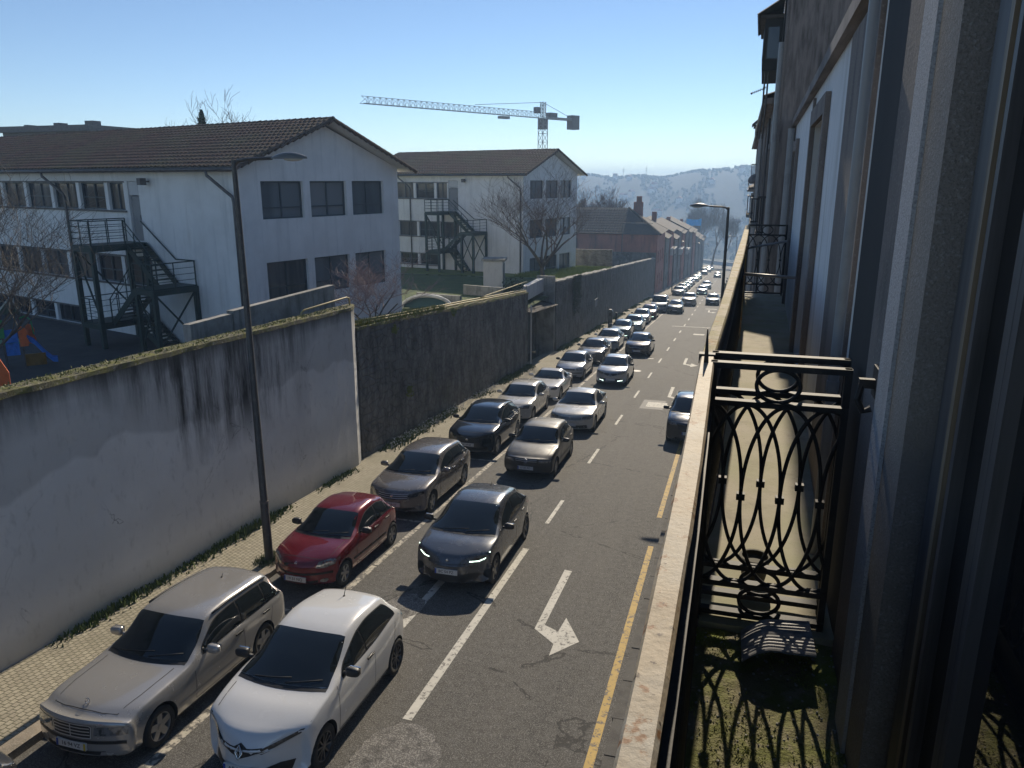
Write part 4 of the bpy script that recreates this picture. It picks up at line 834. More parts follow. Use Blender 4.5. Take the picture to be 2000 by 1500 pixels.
# ------------------------------------------------------------------ the right-hand side: balconies and facades
M['iron'] = mk('black_iron', (.018,.018,.02), .65, .1, layers=[(14, (.05,.042,.035), .55, .7)], bump=(60, .3, .003)); M['panel'] = mk('dark_railing_panel', (.022,.024,.027), .55, .2, layers=[(5, (.04,.038,.035), .5, .7)])
M['rail'] = mk('rusty_handrail_paint', (.37,.295,.195), .65, layers=[(9, (.29,.22,.135), .42, .62), (4, (.38,.345,.28), .5, .7), (22, (.22,.105,.04), .585, .65), (45, (.07,.045,.03), .62, .68)], bump=(45, .5, .006), coord='World')
M['rail2'] = mk('lichened_handrail', (.38,.32,.215), .8, layers=[(6, (.28,.235,.10), .46, .60), (9, (.33,.17,.05), .55, .66), (22, (.10,.08,.055), .59, .67)], bump=(40, .7, .01), coord='World')
M['floor'] = mk('worn_concrete_floor', (.40,.36,.28), .85, layers=[(2.2, (.33,.31,.20), .42, .62), (5., (.28,.25,.19), .52, .70), (40, (.20,.17,.12), .64, .72), (.9, (.33,.33,.20), .5, .7)], bump=(25, .35, .006), coord='World')
M['mossfloor'] = mk('mossy_floor', (.20,.18,.105), .95, layers=[(5., (.15,.16,.045), .40, .58), (14, (.25,.225,.15), .52, .66), (50, (.09,.08,.04), .58, .70), (2.6, (.21,.25,.045), .56, .68)], bump=(90, 1., .012), coord='World')
M['granite'] = mk('rough_granite', (.27,.25,.23), .9, layers=[(150, (.19,.175,.16), .48, .62, (1,1,1), 3), (110, (.36,.345,.33), .56, .68, (1,1,1), 3), (2, (.20,.18,.165), .45, .7)], bump=(110, .8, .008), coord='World')
M['pinkstone'] = mk('warm_stone_surround', (.22,.185,.165), .9, layers=[(1.5, (.15,.13,.12), .42, .66, (1,1,.3)), (5, (.10,.09,.085), .52, .7, (1,1,.25)), (80, (.28,.25,.23), .55, .68)], bump=(60, .5, .008), coord='World')
M['darkstone'] = mk('near_black_stone', (.022,.022,.023), .9, layers=[(2, (.036,.034,.033), .45, .68, (1,1,.15))], coord='World')  # near-black stone, faintly lighter in upright streaks
M['plaster'] = mk('white_plaster', (.76,.77,.78), .85, layers=[(.8, (.66,.67,.68), .42, .66), (3, (.42,.42,.42), .58, .8, (1,1,.15)), (7, (.55,.55,.54), .5, .7, (1,1,.08))], coord='World')
M['wood'] = mk('brown_door_wood', (.22,.17,.115), .6, layers=[(3, (.085,.065,.045), .42, .64, (6,6,.3))], coord='World'); M['darkwood'] = mk('dark_door_frame', (.075,.072,.075), .55, layers=[(3, (.028,.027,.028), .42, .64, (6,6,.3))], coord='World')
M['pvc'] = mk('grey_downpipe', (.30,.30,.30), .45, layers=[(4, (.22,.22,.22), .5, .7)], coord='World')
M['mirror'] = mk('door_glass', (.012,.013,.015), .015, spec=1.0); M['mirror'].node_tree.nodes['Principled BSDF'].inputs['IOR'].default_value = 1.9
M['soffitwood'] = mk('brown_soffit', (.25,.21,.19), .85, layers=[(1.5, (.10,.085,.078), .42, .66, (8,.6,1))], coord='World')
FZ = 5.83
LPTS = [(-.165,-.9),(-.115,.2),(-.102,.80),(-.101,1.08),(-.10,1.49),(-.10,1.91),(-.108,3.19)]; RPTS = [(-.115,-.9),(-.065,.2),(-.05,.81),(-.048,1.19),(-.045,1.5),(-.043,1.92),(-.05,3.19)]
L2 = [(-.108,3.24),(-.09,3.9),(-.07,4.49),(-.035,6.),(.0,7.66),(.055,10.),(.12,12.99)]; R2 = [(-.05,3.24),(-.03,3.9),(-.01,4.5),(.03,6.),(.075,7.5),(.13,10.),(.19,13.2)]
def railing(label, LP, RP, rail_mat, ztop=6.98):
    t = thing('balcony_railing', label, 'railing', (LP[-1][0], (LP[0][1]+LP[-1][1])/2, FZ))
    f = MB(); sub = []
    for a in range(len(LP)-1):
        n = max(1, int((LP[a+1][1]-LP[a][1])/.12))
        for i in range(n + (a == len(LP)-2)):
            q = i/n; sub.append([LP[a][j]+(LP[a+1][j]-LP[a][j])*q for j in (0,1)] + [RP[a][j]+(RP[a+1][j]-RP[a][j])*q for j in (0,1)])
    P = []
    for lx, ly, rx, ry in sub:
        e = random.uniform(-.0012,.0012); P.append([(lx+.004, ly, ztop-.045), (lx+e, ly, ztop-.012), (lx+.006, ly, ztop-.001+e), (rx-.006, ry, ztop+e), (rx+e, ry, ztop-.010), (rx-.002, ry, ztop-.045)])
    f.grid(P); f.grid([[p[-1], p[0]] for p in P])
    for row in (P[0], P[-1]): f.add(row, [tuple(range(6))])
    f.build('handrail', rail_mat, t)
    f = MB(); f.grid([[( (s[0]+s[2])/2+.012, s[1], z) for z in (ztop-.047, FZ+.02)] for s in sub]); f.grid([[( (s[0]+s[2])/2-.012, s[1], z) for z in (ztop-.047, FZ-.2)] for s in sub]); f.build('panel', M['panel'], t)
    f = MB()
    for z in (ztop-.2, FZ+.18, FZ+.05):
        for a in range(len(sub)-1): f.bar(((sub[a][0]+sub[a][2])/2+.024, sub[a][1], z), ((sub[a+1][0]+sub[a+1][2])/2+.024, sub[a+1][1], z), .018, .022)
    y = sub[0][1] + .15
    while y < sub[-1][1] - .1:
        x = np.interp(y, [s[1] for s in sub], [(s[0]+s[2])/2 for s in sub]) + .026
        f.ring((x, y, (ztop-.2+FZ+.18)/2), (0,1,0), (0,0,1), .13, .37, .007, 22, 5); y += .135
    f.build('iron_ovals', M['iron'], t)
    return t
railing('near handrail with rust-speckled top and dark panel, on the balcony the photo is taken from', LPTS, RPTS, M['rail'])
railing('far handrail with lichen on its top, on the neighbouring balcony beyond the double iron grille', L2, R2, M['rail2'])
def grille(label, Y, x0, x1, dz=0, mat=None, off=0.):
    t = thing('iron_grille', label, 'grille', ((x0+x1)/2, Y, FZ), group='iron grilles dividing the balconies'); m = mat or M['iron']
    for z, h in ((6.968+dz, .024), (6.815+dz, .022), (6.015+dz, .024), (5.875+dz, .022)):
        f = MB(); f.box((x0, Y-.02, z-h/2), (x1, Y+.02, z+h/2)); f.build('bar', M['iron'], t)
    for x in (x0+.012, x1-.012): f = MB(); f.box((x-.013, Y-.016, FZ), (x+.013, Y+.016, 6.98+dz)); f.build('post', M['iron'], t)
    xm = (x0+x1)/2; zc = (6.815+6.015)/2+dz; f = MB(); n = 4; step = .16*(x1-x0)/.547; rz = .393
    for i in range(-1, n+1):                       # whole ellipses, cut where they would leave the frame
        cx = x0 + off + step*i; run = []
        for k in range(75):
            q = 2*math.pi*k/72 + math.pi*.5; px, pz = cx + step*math.cos(q), zc + rz*math.sin(q)
            if x0 < px < x1 and k < 73: run.append((px, Y, pz))
            else:
                if len(run) > 2: f.tube(run, .0085, 6)
                run = []
    f.build('ovals', M['iron'], t, True)
    for i in range(0 if off else 1, n):
        f = MB(); cx = x0+off+step*i
        if cx > x1-.03: continue
        f.box((cx-.017, Y-.015, zc-.014), (cx+.017, Y+.015, zc+.014)); f.build('tie', M['iron'], t)
    f = MB(); f.ring((xm, Y, 6.892+dz), (1,0,0), (0,0,1), .082, .066, .009, 30, 6); f.build('ring', M['iron'], t, True); f = MB(); f.ring((xm, Y, 5.945+dz), (1,0,0), (0,0,1), .082, .06, .009, 30, 6)
    f.build('ring', M['iron'], t, True); return t
grille('nearer black iron grille of ovals and rings across the balcony', 3.10, -.062, .462)
grille('farther black iron grille of ovals and rings, close behind the nearer one', 3.25, -.062, .475, .006, off=.078)
f = MB(); tiledummy = None
f.prism([(-.012,6.83),(.0,7.115),(.004,7.115),(.014,6.97),(.004,6.83)], (-.085,3.06,0), (1,0,0), (0,0,1), (0,1,0), .016)
tag(f.build('spike', M['iron']), 'black iron spear point standing at the rail end of the nearer grille', 'spike')
f = MB(); f.box((-.115,3.192,6.945),(-.05,3.238,6.985)); tag(f.build('joint_plate', M['iron']), 'black iron plate joining the two handrails at the grille', 'plate')

# floors
f = MB()
def floor_grid(mb, x0, x1, y0, y1, z, n=30, m=12, j=.0):
    mb.grid([[(x0(y0+(y1-y0)*i/n)+(x1(y0+(y1-y0)*i/n)-x0(y0+(y1-y0)*i/n))*k/m, y0+(y1-y0)*i/n, z+random.uniform(-j,j)) for k in range(m+1)] for i in range(n+1)])
xr = lambda y: float(np.interp(y, [-.9,3.2,13.2], [-.10,-.06,.155])); xf = lambda y: .55 if y < 3.3 else .56+.0245*(y-3.3)
t = thing('balcony_slab', 'narrow mossy balcony floor on the near side of the double iron grille', 'balcony', (.2, 1, FZ-.25))
f = MB(); floor_grid(f, xr, lambda y: .62, -.9, 3.02, FZ, 90, 16, .004); f.build('floor', M['mossfloor'], t)
f = MB(); f.box((-.13,-.95,FZ-.22),(.62,3.02,FZ-.012)); f.build('slab', M['granite'], t)
t = thing('balcony_slab', 'pale concrete balcony floor beyond the double iron grille', 'balcony', (.3, 8, FZ-.25))
f = MB(); floor_grid(f, xr, lambda y: xf(y)+.05, 3.12, 13.4, FZ+.012, 60, 8, .0012); f.build('floor', M['floor'], t)
f = MB(); f.add([(xr(y)-.03, y, z) for z in (FZ-.22, FZ) for y in (3.12, 13.4)] + [(xf(y), y, z) for z in (FZ-.22, FZ) for y in (3.12, 13.4)], [(0,1,3,2),(4,6,7,5),(0,4,5,1),(0,2,6,4),(1,5,7,3),(2,3,7,6)]); f.build('slab', M['granite'], t)
f = MB(); f.box((-.04,3.035,FZ-.02),(.52,3.105,FZ+.02)); tag(f.build('threshold_stone', M['floor']), 'worn stone strip under the nearer iron grille', 'stone')
f = MB(); rdm = random.Random(77)
for i in range(7000):
    y = rdm.uniform(1.2, 3.0); x = rdm.uniform(-.05, .52); w = math.sin(x*19+1.7*math.sin(y*7))+math.sin(y*11+x*5)+rdm.uniform(-.8,.8)
    if w < .5: continue
    blade(f, (x, y, FZ+.002), rdm.uniform(.003,.011), .003, rdm, .9)
tag(f.build('moss', m_leaf('fresh_moss', (.16,.19,.03), (.26,.28,.06))), 'cushions of moss on the near balcony floor', 'moss', None, 'stuff')
f = MB()
for i in range(420): y = rdm.uniform(1.2, 3.0); x = rdm.uniform(-.05,.52); q = rdm.uniform(.002,.006); f.ball((x,y,FZ+.003), q, q, q*.7, 6, 4, jit=.2)
tag(f.build('gravel', M['concrete']), 'loose grit scattered on the near balcony floor', 'grit', None, 'stuff')
# the things lying on the floor
f = MB(); rr = random.Random(5)
def corrug(q): return .012*math.sin(q*38)
P = []
for i in range(15):
    a = i/14; x = .135 + .27*a; zz = FZ + .012 + .06*math.sin(min(1, a*2.4)*math.pi/2) - .0*a
    P.append([(x, 2.72 + .30*k/40 + .05*a, zz + .0045*math.sin(k*1.5) + .055*(1-a*.4)*(1-k/40.)) for k in range(41)])
f.grid(P); f.grid([[(x, y, z-.008) for x, y, z in row] for row in P]); tag(f.build('corrugated_sheet', mk('grey_fibre_cement', (.30,.30,.31), .6, layers=[(20, (.2,.2,.2), .5, .7)])), 'curved grey corrugated sheet lying on the mossy balcony floor', 'corrugated sheet')
t = thing('flower_pot', 'small round pot on the pale balcony floor behind the iron grilles', 'plant pot', (.19, 3.47, FZ+.014))
f = MB(); f.lathe([(.0,.0),(.05,.0),(.062,.06),(.066,.11),(.072,.112),(.072,.128),(.060,.128),(.056,.105),(0,.105)], (.19,3.47,FZ+.014), (0,0,1), 22); f.build('pot', mk('glazed_pot', (.075,.07,.05), .8), t, True, 40)
# rods across the neighbouring balcony, and its far grille
for y, z0, z1, x1, lab in ((9.3, 6.63, 6.6, .74, 'thin metal rod across the neighbouring balcony, lower and nearer one'), (12.4, 6.66, 6.8, .80, 'thin metal rod across the neighbouring balcony, higher and farther one')):
    f = MB(); x0 = float(np.interp(y, [3.2,13.2],[-.05,.17])) - .02; f.tube([(x0,y,z0),(x1,y,z1)], .017, 8); tag(f.build('metal_rod', M['pvc'], None, True), lab, 'rod', 'rods across the neighbouring balcony')
grille('distant thin iron grille at the far end of the neighbouring balcony', 13.3, .17, .78)
f = MB(); f.bar((.11,9.4,FZ),(.11,9.4,6.95), .035); tag(f.build('railing_post', M['rail2']), 'pale railing post standing under the far handrail beside the metal rods', 'post')

# own house: strips of stone, frame, glass
t = thing('own_house', 'granite-framed house front with a glazed door, closest to the camera on the right', 'house', (.6, 1.2, 0))
TOP = 9.5
def slab(name, y0, y1, x, mat, z0=FZ+.004, z1=TOP, d=.35, par=None):
    f = MB(); f.box((x, y0, z0), (x+d, y1, z1)); return f.build(name, mat, par or t)
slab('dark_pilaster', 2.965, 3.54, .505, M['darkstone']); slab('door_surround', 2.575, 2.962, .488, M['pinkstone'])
slab('granite_pilaster', 2.16, 2.572, .468, M['granite']); slab('granite_edge', 2.375, 2.55, .455, mk('pale_granite', (.44,.45,.47), .9, layers=[(150, (.30,.305,.32), .46, .62, (1,1,1), 3), (3, (.30,.30,.31), .5, .7, (1,1,.3))], bump=(110, .8, .008), coord='World'), d=.012)
slab('dark_frame', 1.90, 2.157, .545, M['darkwood']); slab('dark_frame', 1.96, 2.05, .515, M['darkwood'], d=.028)
slab('wooden_jamb', 1.80, 1.897, .502, M['wood']); slab('wooden_jamb', 1.845, 1.87, .49, M['wood'], d=.01)
slab('lower_wall', -2., 3.54, .6, M['granite'], -1., FZ-.23, .4); slab('upper_wall', -2, .2, .5, M['plaster'])
slab('upper_lintel', .2, 1.797, .5, M['granite'], 8.7, TOP)
dr = MB()
for y0, y1 in ((1.772, 1.796), (1.525, 1.595), (.55, .62), (.2,.26)): dr.box((.487, y0, FZ+.03), (.545, y1, 8.68))
for z0, z1 in ((FZ+.03, FZ+.16), (8.56, 8.68)): dr.box((.489, .262, z0), (.543, .548, z1)); dr.box((.489, .622, z0), (.543, 1.523, z1)); dr.box((.489, 1.597, z0), (.543, 1.770, z1))
dr.box((.4865,1.556,FZ+.03),(.489,1.562,8.68))
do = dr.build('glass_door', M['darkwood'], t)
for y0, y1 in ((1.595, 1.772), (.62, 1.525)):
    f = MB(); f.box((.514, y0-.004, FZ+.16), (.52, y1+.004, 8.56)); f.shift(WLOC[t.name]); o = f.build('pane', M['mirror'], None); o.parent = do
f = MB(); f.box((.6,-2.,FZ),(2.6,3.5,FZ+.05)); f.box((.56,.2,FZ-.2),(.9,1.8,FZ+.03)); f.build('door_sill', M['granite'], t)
f = MB(); f.box((.62,-2.,FZ),(.66,1.8,9.4)); f.build('dark_room_sheet', M['darkstone'], t)  # near-black sheet stands in for the unlit room behind the glass
f = MB(); f.add([(.42,-2,9.7),(.42,3.5,9.7),(6,3.5,11.5),(6,-2,11.5),(.42,-2,9.51),(.42,3.5,9.51),(6,3.5,9.51),(6,-2,9.51)], [(0,3,2,1),(4,5,6,7),(0,1,5,4),(1,2,6,5),(2,3,7,6),(3,0,4,7)]); f.build('roof', M['tile2'], t)
t2 = thing('shutter_bracket', 'dark iron bracket fixed on the stone surround above the nearer grille', 'bracket', (.45, 2.66, 6.9))
f = MB(); f.box((.468,2.62,6.99),(.487,2.71,7.09)); f.box((.42,2.65,7.02),(.468,2.675,7.05)); f.build('plate', M['iron'], t2)
f = MB(); f.tube([(.43,2.66,7.03),(.42,2.66,6.98),(.44,2.66,6.94),(.465,2.66,6.95)], .012, 7); f.build('hook', M['iron'], t2)

# neighbouring house (turned 1.4 degrees), local x along the street, y out of the wall toward the street
def side_house(label, p0, p1, ztop, elems, mat, eave=None, zb=-14., roofm=None, kind='house', extra=None, balcony=None):
    d = Vector((p1[0]-p0[0], p1[1]-p0[1], 0)); Ln = d.length; a = math.atan2(d.y, d.x)
    t = thing('side_house', label, kind, (p0[0], p0[1], 0), a, 'house fronts along the right pavement')
    # local: x along, y to the left = toward the street (-X)
    ops = [e[1:5] for e in elems if e[0] == 'open']
    f = MB(); wall_grid(f, (0,0,0), (1,0,0), (0,1,0), Ln, zb, ztop, ops, .22); f.box((0.0,-9,zb),(Ln,-.25,ztop-.01)) if not ops else f.add([(0,0,zb),(0,-9,zb),(0,-9,ztop),(0,0,ztop),(Ln,0,zb),(Ln,-9,zb),(Ln,-9,ztop),(Ln,0,ztop)], [(0,1,2,3),(7,6,5,4)])
    f.build('wall', mat, t)
    for e in elems:
        if e[0] == 'open':
            x0, x1, z0, z1 = e[1:5]; window(t, (0,0,0), (1,0,0), (0,1,0), (x0,x1,z0,z1), .22, 1, .75, M['darkwood'], M['pane_dark'], fw=.07)
            f = MB(); b = .16
            f.box((x0-b,.003,z0-.02),(x0-.003,.045,z1+b)); f.box((x1+.003,.003,z0-.02),(x1+b,.045,z1+b)); f.box((x0-.001,.003,z1+.003),(x1+.001,.046,z1+b)); f.build('stone_surround', M['pinkstone'], t)
        if e[0] == 'pipe':
            f = MB(); f.tube([(e[1], .075, e[2]), (e[1], .075, e[3])], e[4], 10)
            z = e[2] + 1.
            while z < e[3]: f.tube([(e[1],.075,z),(e[1],.075,z+.05)], e[4]*1.22, 10); z += 1.9
            f.build('downpipe', M['pvc'], t, True, 40)
        if e[0] == 'cable': f = MB(); f.tube([(e[1], .03, e[2]), (e[1]+.03, .03, (e[2]+e[3])/2), (e[1], .03, e[3])], .006, 5); f.build('cable', M['pillar'], t)
        if e[0] == 'strip': f = MB(); f.box((e[1],.002,e[3]),(e[2],e[5],e[4])); f.build(e[7], e[6], t)
        if e[0] == 'balcony':
            x0, x1, z, o = e[1:5]; f = MB(); f.box((x0,.003,z-.16),(x1,o,z)); f.build('balcony', M['concrete'] if e[5] else M['granite'], t)
            f = MB()
            for zz in (z+.08, z+.95): f.bar((x0+.03,o-.04,zz),(x1-.03,o-.04,zz),.05); f.bar((x0+.03,o-.04,zz),(x0+.03,.02,zz),.05)
            k = int((x1-x0)/.22)
            for i in range(k+1): xx = x0+.03+(x1-x0-.06)*i/k; f.bar((xx,o-.04,z),(xx,o-.04,z+.95),.025)
            for i in range(3): f.bar((x0+.03,o-.04-(o-.1)*i/3,z),(x0+.03,o-.04-(o-.1)*i/3,z+.95),.03)
            f.build('balcony_rail', M['iron'], t)
        if e[0] == 'box':
            x0, x1, z0, z1, o = e[1:6]; f = MB(); f.box((x0,.003,z0),(x1,o,z1)); f.build('bay', e[6], t)
            f = MB(); f.box((x0+.3,o+.002,z0+.25),(x1-.3,o+.02,z1-.2)); f.box((x0-.015,.1,z0+.25),(x0-.002,o-.08,z1-.2)); f.build('bay_window', M['pane_dark'], t)
            f = MB(); tiled(f, (x0-.1, o+.14, z1+.02), (1,0,0), (0,-o-.1,.35), x1-x0+.2, o+.2, .26, .4, .04); f.box((x0-.08,.003,z1-.02),(x1+.08,o+.1,z1+.04)); f.build('bay_roof', M['tile2'], t)
    if eave:
        o, zt, th = eave; f = MB(); f.box((-.02,-.1,zt),(Ln+.02,o,zt+th)); f.build('soffit', M['soffitwood'], t)
        if o < .08: return t
        f = MB(); f.tube([(-.02,o+.06,zt+th*.4),(Ln+.02,o+.06,zt+th*.4)], .06, 8); f.build('gutter', M['gutter'], t)
        f = MB(); tiled(f, (-.02,o+.06,zt+th+.02), (1,0,0), (0,-4.5,1.7), Ln+.04, 4.9, .26, .45, .04); f.build('roof', M['tile2'], t)
    return t
A0, A1 = (.56, 3.545), (.83, 14.3)
side_house('white plastered neighbouring house front with stone surrounds, beyond the iron grilles', A0, A1, 8.55, [
    ('pipe', .30, 0., 8.5, .024), ('cable', .16, 5., 8.5), ('cable', .20, 5., 8.5), ('strip', .42, .78, FZ+.02, 8.5, .035, M['pinkstone'], 'stone_strip'), ('strip', .95, 1.72, FZ+.02, 8.5, .03, M['pinkstone'], 'stone_strip'),
    ('open', 3.55, 5.25, FZ+.02, 8.2), ('strip', 5.45, 5.62, FZ+.02, 8.5, .025, M['pinkstone'], 'stone_strip'), ('open', 9.0, 10.1, FZ+.02, 8.1), ('pipe', 10.6, 0., 8.5, .055)], M['plaster'], (.07, 8.55, .10))
B = .80
side_house('taller brown house front with a tiled hanging bay and twin pipes', (.58, 14.35), (B, 23.9), 12.9, [
    ('open', 1.2, 2.4, 6.6, 9.0), ('open', 4.0, 5.2, 6.6, 9.0), ('open', 7, 8.2, 6.6, 9.), ('box', 5.0, 7.6, 10.05, 11.15, .42, M['darkstone']), ('pipe', .25, 0, 9.9, .06), ('strip', .02, .5, 4, 12.8, .05, M['pinkstone'], 'stone_strip'), ('strip', 3.0, 3.5, 4, 12.8, .05, M['darkstone'], 'stone_strip'), ('balcony', 6.6, 8.6, 6.3, .30, 0)], M['soffitwood'], (.10, 12.9, .14))
side_house('reddish stone house front with a small sunlit balcony, fourth along the right pavement', (B, 24.0), (B+.02, 37.9), 9.75, [
    ('open', 1.5, 2.7, 6.2, 8.6), ('open', 5, 6.2, 6.2, 8.6), ('open', 9, 10.2, 6.2, 8.6), ('pipe', 12.5, -2, 9.6, .06), ('balcony', 8.4, 10.8, 6.0, .35, 1), ('strip', 3.5, 4.1, 0, 9.6, .06, M['darkstone'], 'stone_strip'), ('strip', 7.2, 7.7, 0, 9.6, .06, M['pinkstone'], 'stone_strip')], M['pinkstone'], (.25, 9.75, .15))
side_house('dark house front with a boxed bay window high up, fifth along the right pavement', (B, 38.), (B+.05, 55.), 9.6, [
    ('open', 2, 3.2, 5.4, 7.8), ('open', 11, 12.2, 5.4, 7.8), ('box', 7.5, 10.0, 9.65, 10.5, .25, M['pinkstone']), ('balcony', 5.4, 8., 5.9, .42, 1), ('balcony', 11., 13., 7.6, .30, 0), ('pipe', .6, -3, 9.5, .06), ('strip', 4.5, 5.2, -3, 9.5, .08, M['granite'], 'stone_strip')], M['greywall'], (.2, 9.6, .15))
side_house('grey house front at the end of the visible right-hand row', (B+.06, 55.1), (1.35, 88.), 6.9, [('open', 3+5*i, 4.3+5*i, 3.0, 5.2) for i in range(6)] + [('balcony', 3, 6, 2.9, .4, 1), ('pipe', 1, -6, 6.8, .07)], M['greywall'], (.3, 6.9, .15))
for x, y0, y1, lab in ((.36, 19.8, 7.9, 'thin metal pipe hanging beside the tiled bay, street side'), (.43, 19.8, 7.9, 'thin metal pipe hanging beside the tiled bay, wall side')):
    f = MB(); f.tube([(x, 19.6, 10.1), (x-.0, 19.6, 9.3), (x-.03, 19.6, 8.6)], .022, 6); tag(f.build('pipe', M['gutter']), lab, 'pipe', 'pipes beside the tiled bay')
t = thing('antenna', 'small television antenna sticking out toward the street under the tiled bay', 'antenna', (.4, 19.6, 9.6))
f = MB(); f.bar((.42,19.6,9.72),(.10,19.6,9.60),.018); f.build('boom', M['pillar'], t)
f = MB()
for i in range(7): q = i/6; f.bar((.38-.27*q,19.3,9.705-.1*q),(.38-.27*q,19.9,9.705-.1*q),.01)
f.ball((.095,19.6,9.6),.025,.025,.025,8,5); f.build('elements', M['gutter'], t)
t = thing('satellite_dish', 'round dark dish on a curved arm on the fifth house front', 'dish', (.5, 46, 7.3))
f = MB(); f.lathe([(0,.06),(.2,.03),(.3,-.03),(.31,-.03),(.2,.01),(0,.04)], (.62,46,7.75), (-.5,-.6,.5), 20); f.build('dish', M['gutter'], t, True)
f = MB(); f.tube([(.8,46,7.2),(.5,46,7.2),(.42,46,7.45),(.5,46,7.7),(.62,46,7.75)], .03, 6); f.build('arm', M['gutter'], t)
# ------------------------------------------------------------------ cars
def pchip(xs, ys):
    xs, ys = np.array(xs, float), np.array(ys, float); h = np.diff(xs); d = np.diff(ys)/h; m = np.zeros(len(xs)); m[0], m[-1] = d[0], d[-1]
    for i in range(1, len(xs)-1):
        if d[i-1]*d[i] > 0: w1, w2 = 2*h[i]+h[i-1], h[i]+2*h[i-1]; m[i] = (w1+w2)/(w1/d[i-1]+w2/d[i])
    def f(x):
        x = min(max(x, xs[0]), xs[-1]); i = min(max(int(np.searchsorted(xs, x))-1, 0), len(h)-1); t = (x-xs[i])/h[i]
        return (2*t**3-3*t**2+1)*ys[i] + (t**3-2*t**2+t)*h[i]*m[i] + (-2*t**3+3*t**2)*ys[i+1] + (t**3-t**2)*h[i]*m[i+1]
    return f
def paint(name, col, metal=.45, rough=.32, dust=.18):
    rough *= .75; dust *= .7
    return mk(name, col, rough, metal, layers=[(1.6, tuple(q*(1-dust)+.30*dust for q in col), .42, .72), (90, tuple(q*.93+.02 for q in col), .55, .65)], coat=1., rlay=(3., rough+.08))
M['glass'] = mk('car_glass', (.010,.013,.013), .03, spec=.75); M['tyre'] = mk('tyre_rubber', (.016,.016,.016), .85, bump=(40, .3, .005)); M['rim'] = mk('alloy_rim', (.30,.30,.30), .35, .6); M['rim_dark'] = mk('dark_alloy_rim', (.10,.10,.105), .35, .7)
M['trim'] = mk('black_car_trim', (.014,.014,.015), .5); M['gap'] = mk('panel_gap', (.012,.012,.012), .7); M['bright_trim'] = mk('bright_grille_trim', (.50,.50,.49), .35, .25); M['chrome'] = mk('chrome', (.62,.62,.62), .14, 1.); M['lampglass'] = mk('headlamp_glass', (.30,.31,.32), .08, .5, layers=[(12, (.08,.085,.09), .45, .62)], coat=1.)
M['darklamp'] = mk('smoked_headlamp', (.05,.055,.06), .08, .3, layers=[(9, (.22,.23,.24), .55, .66)], coat=1.); M['plate'] = mk('number_plate_white', (.62,.62,.60), .4); M['plate_b'] = mk('number_plate_blue', (.02,.06,.35), .4); M['plate_y'] = mk('number_plate_yellow', (.55,.42,.03), .4)
M['ink'] = mk('plate_ink', (.012,.012,.015), .5); M['red_lamp'] = mk('red_tail_lamp', (.30,.012,.012), .15, coat=1.); M['amber'] = mk('amber_lamp', (.45,.16,.02), .2); M['drl'] = mk('daytime_lamp', (.5,.6,.5), .2, emit=((.75,1.,.85), 3.)); M['bluelamp'] = mk('pale_blue_lamp', (.25,.55,.75), .1, coat=1.)

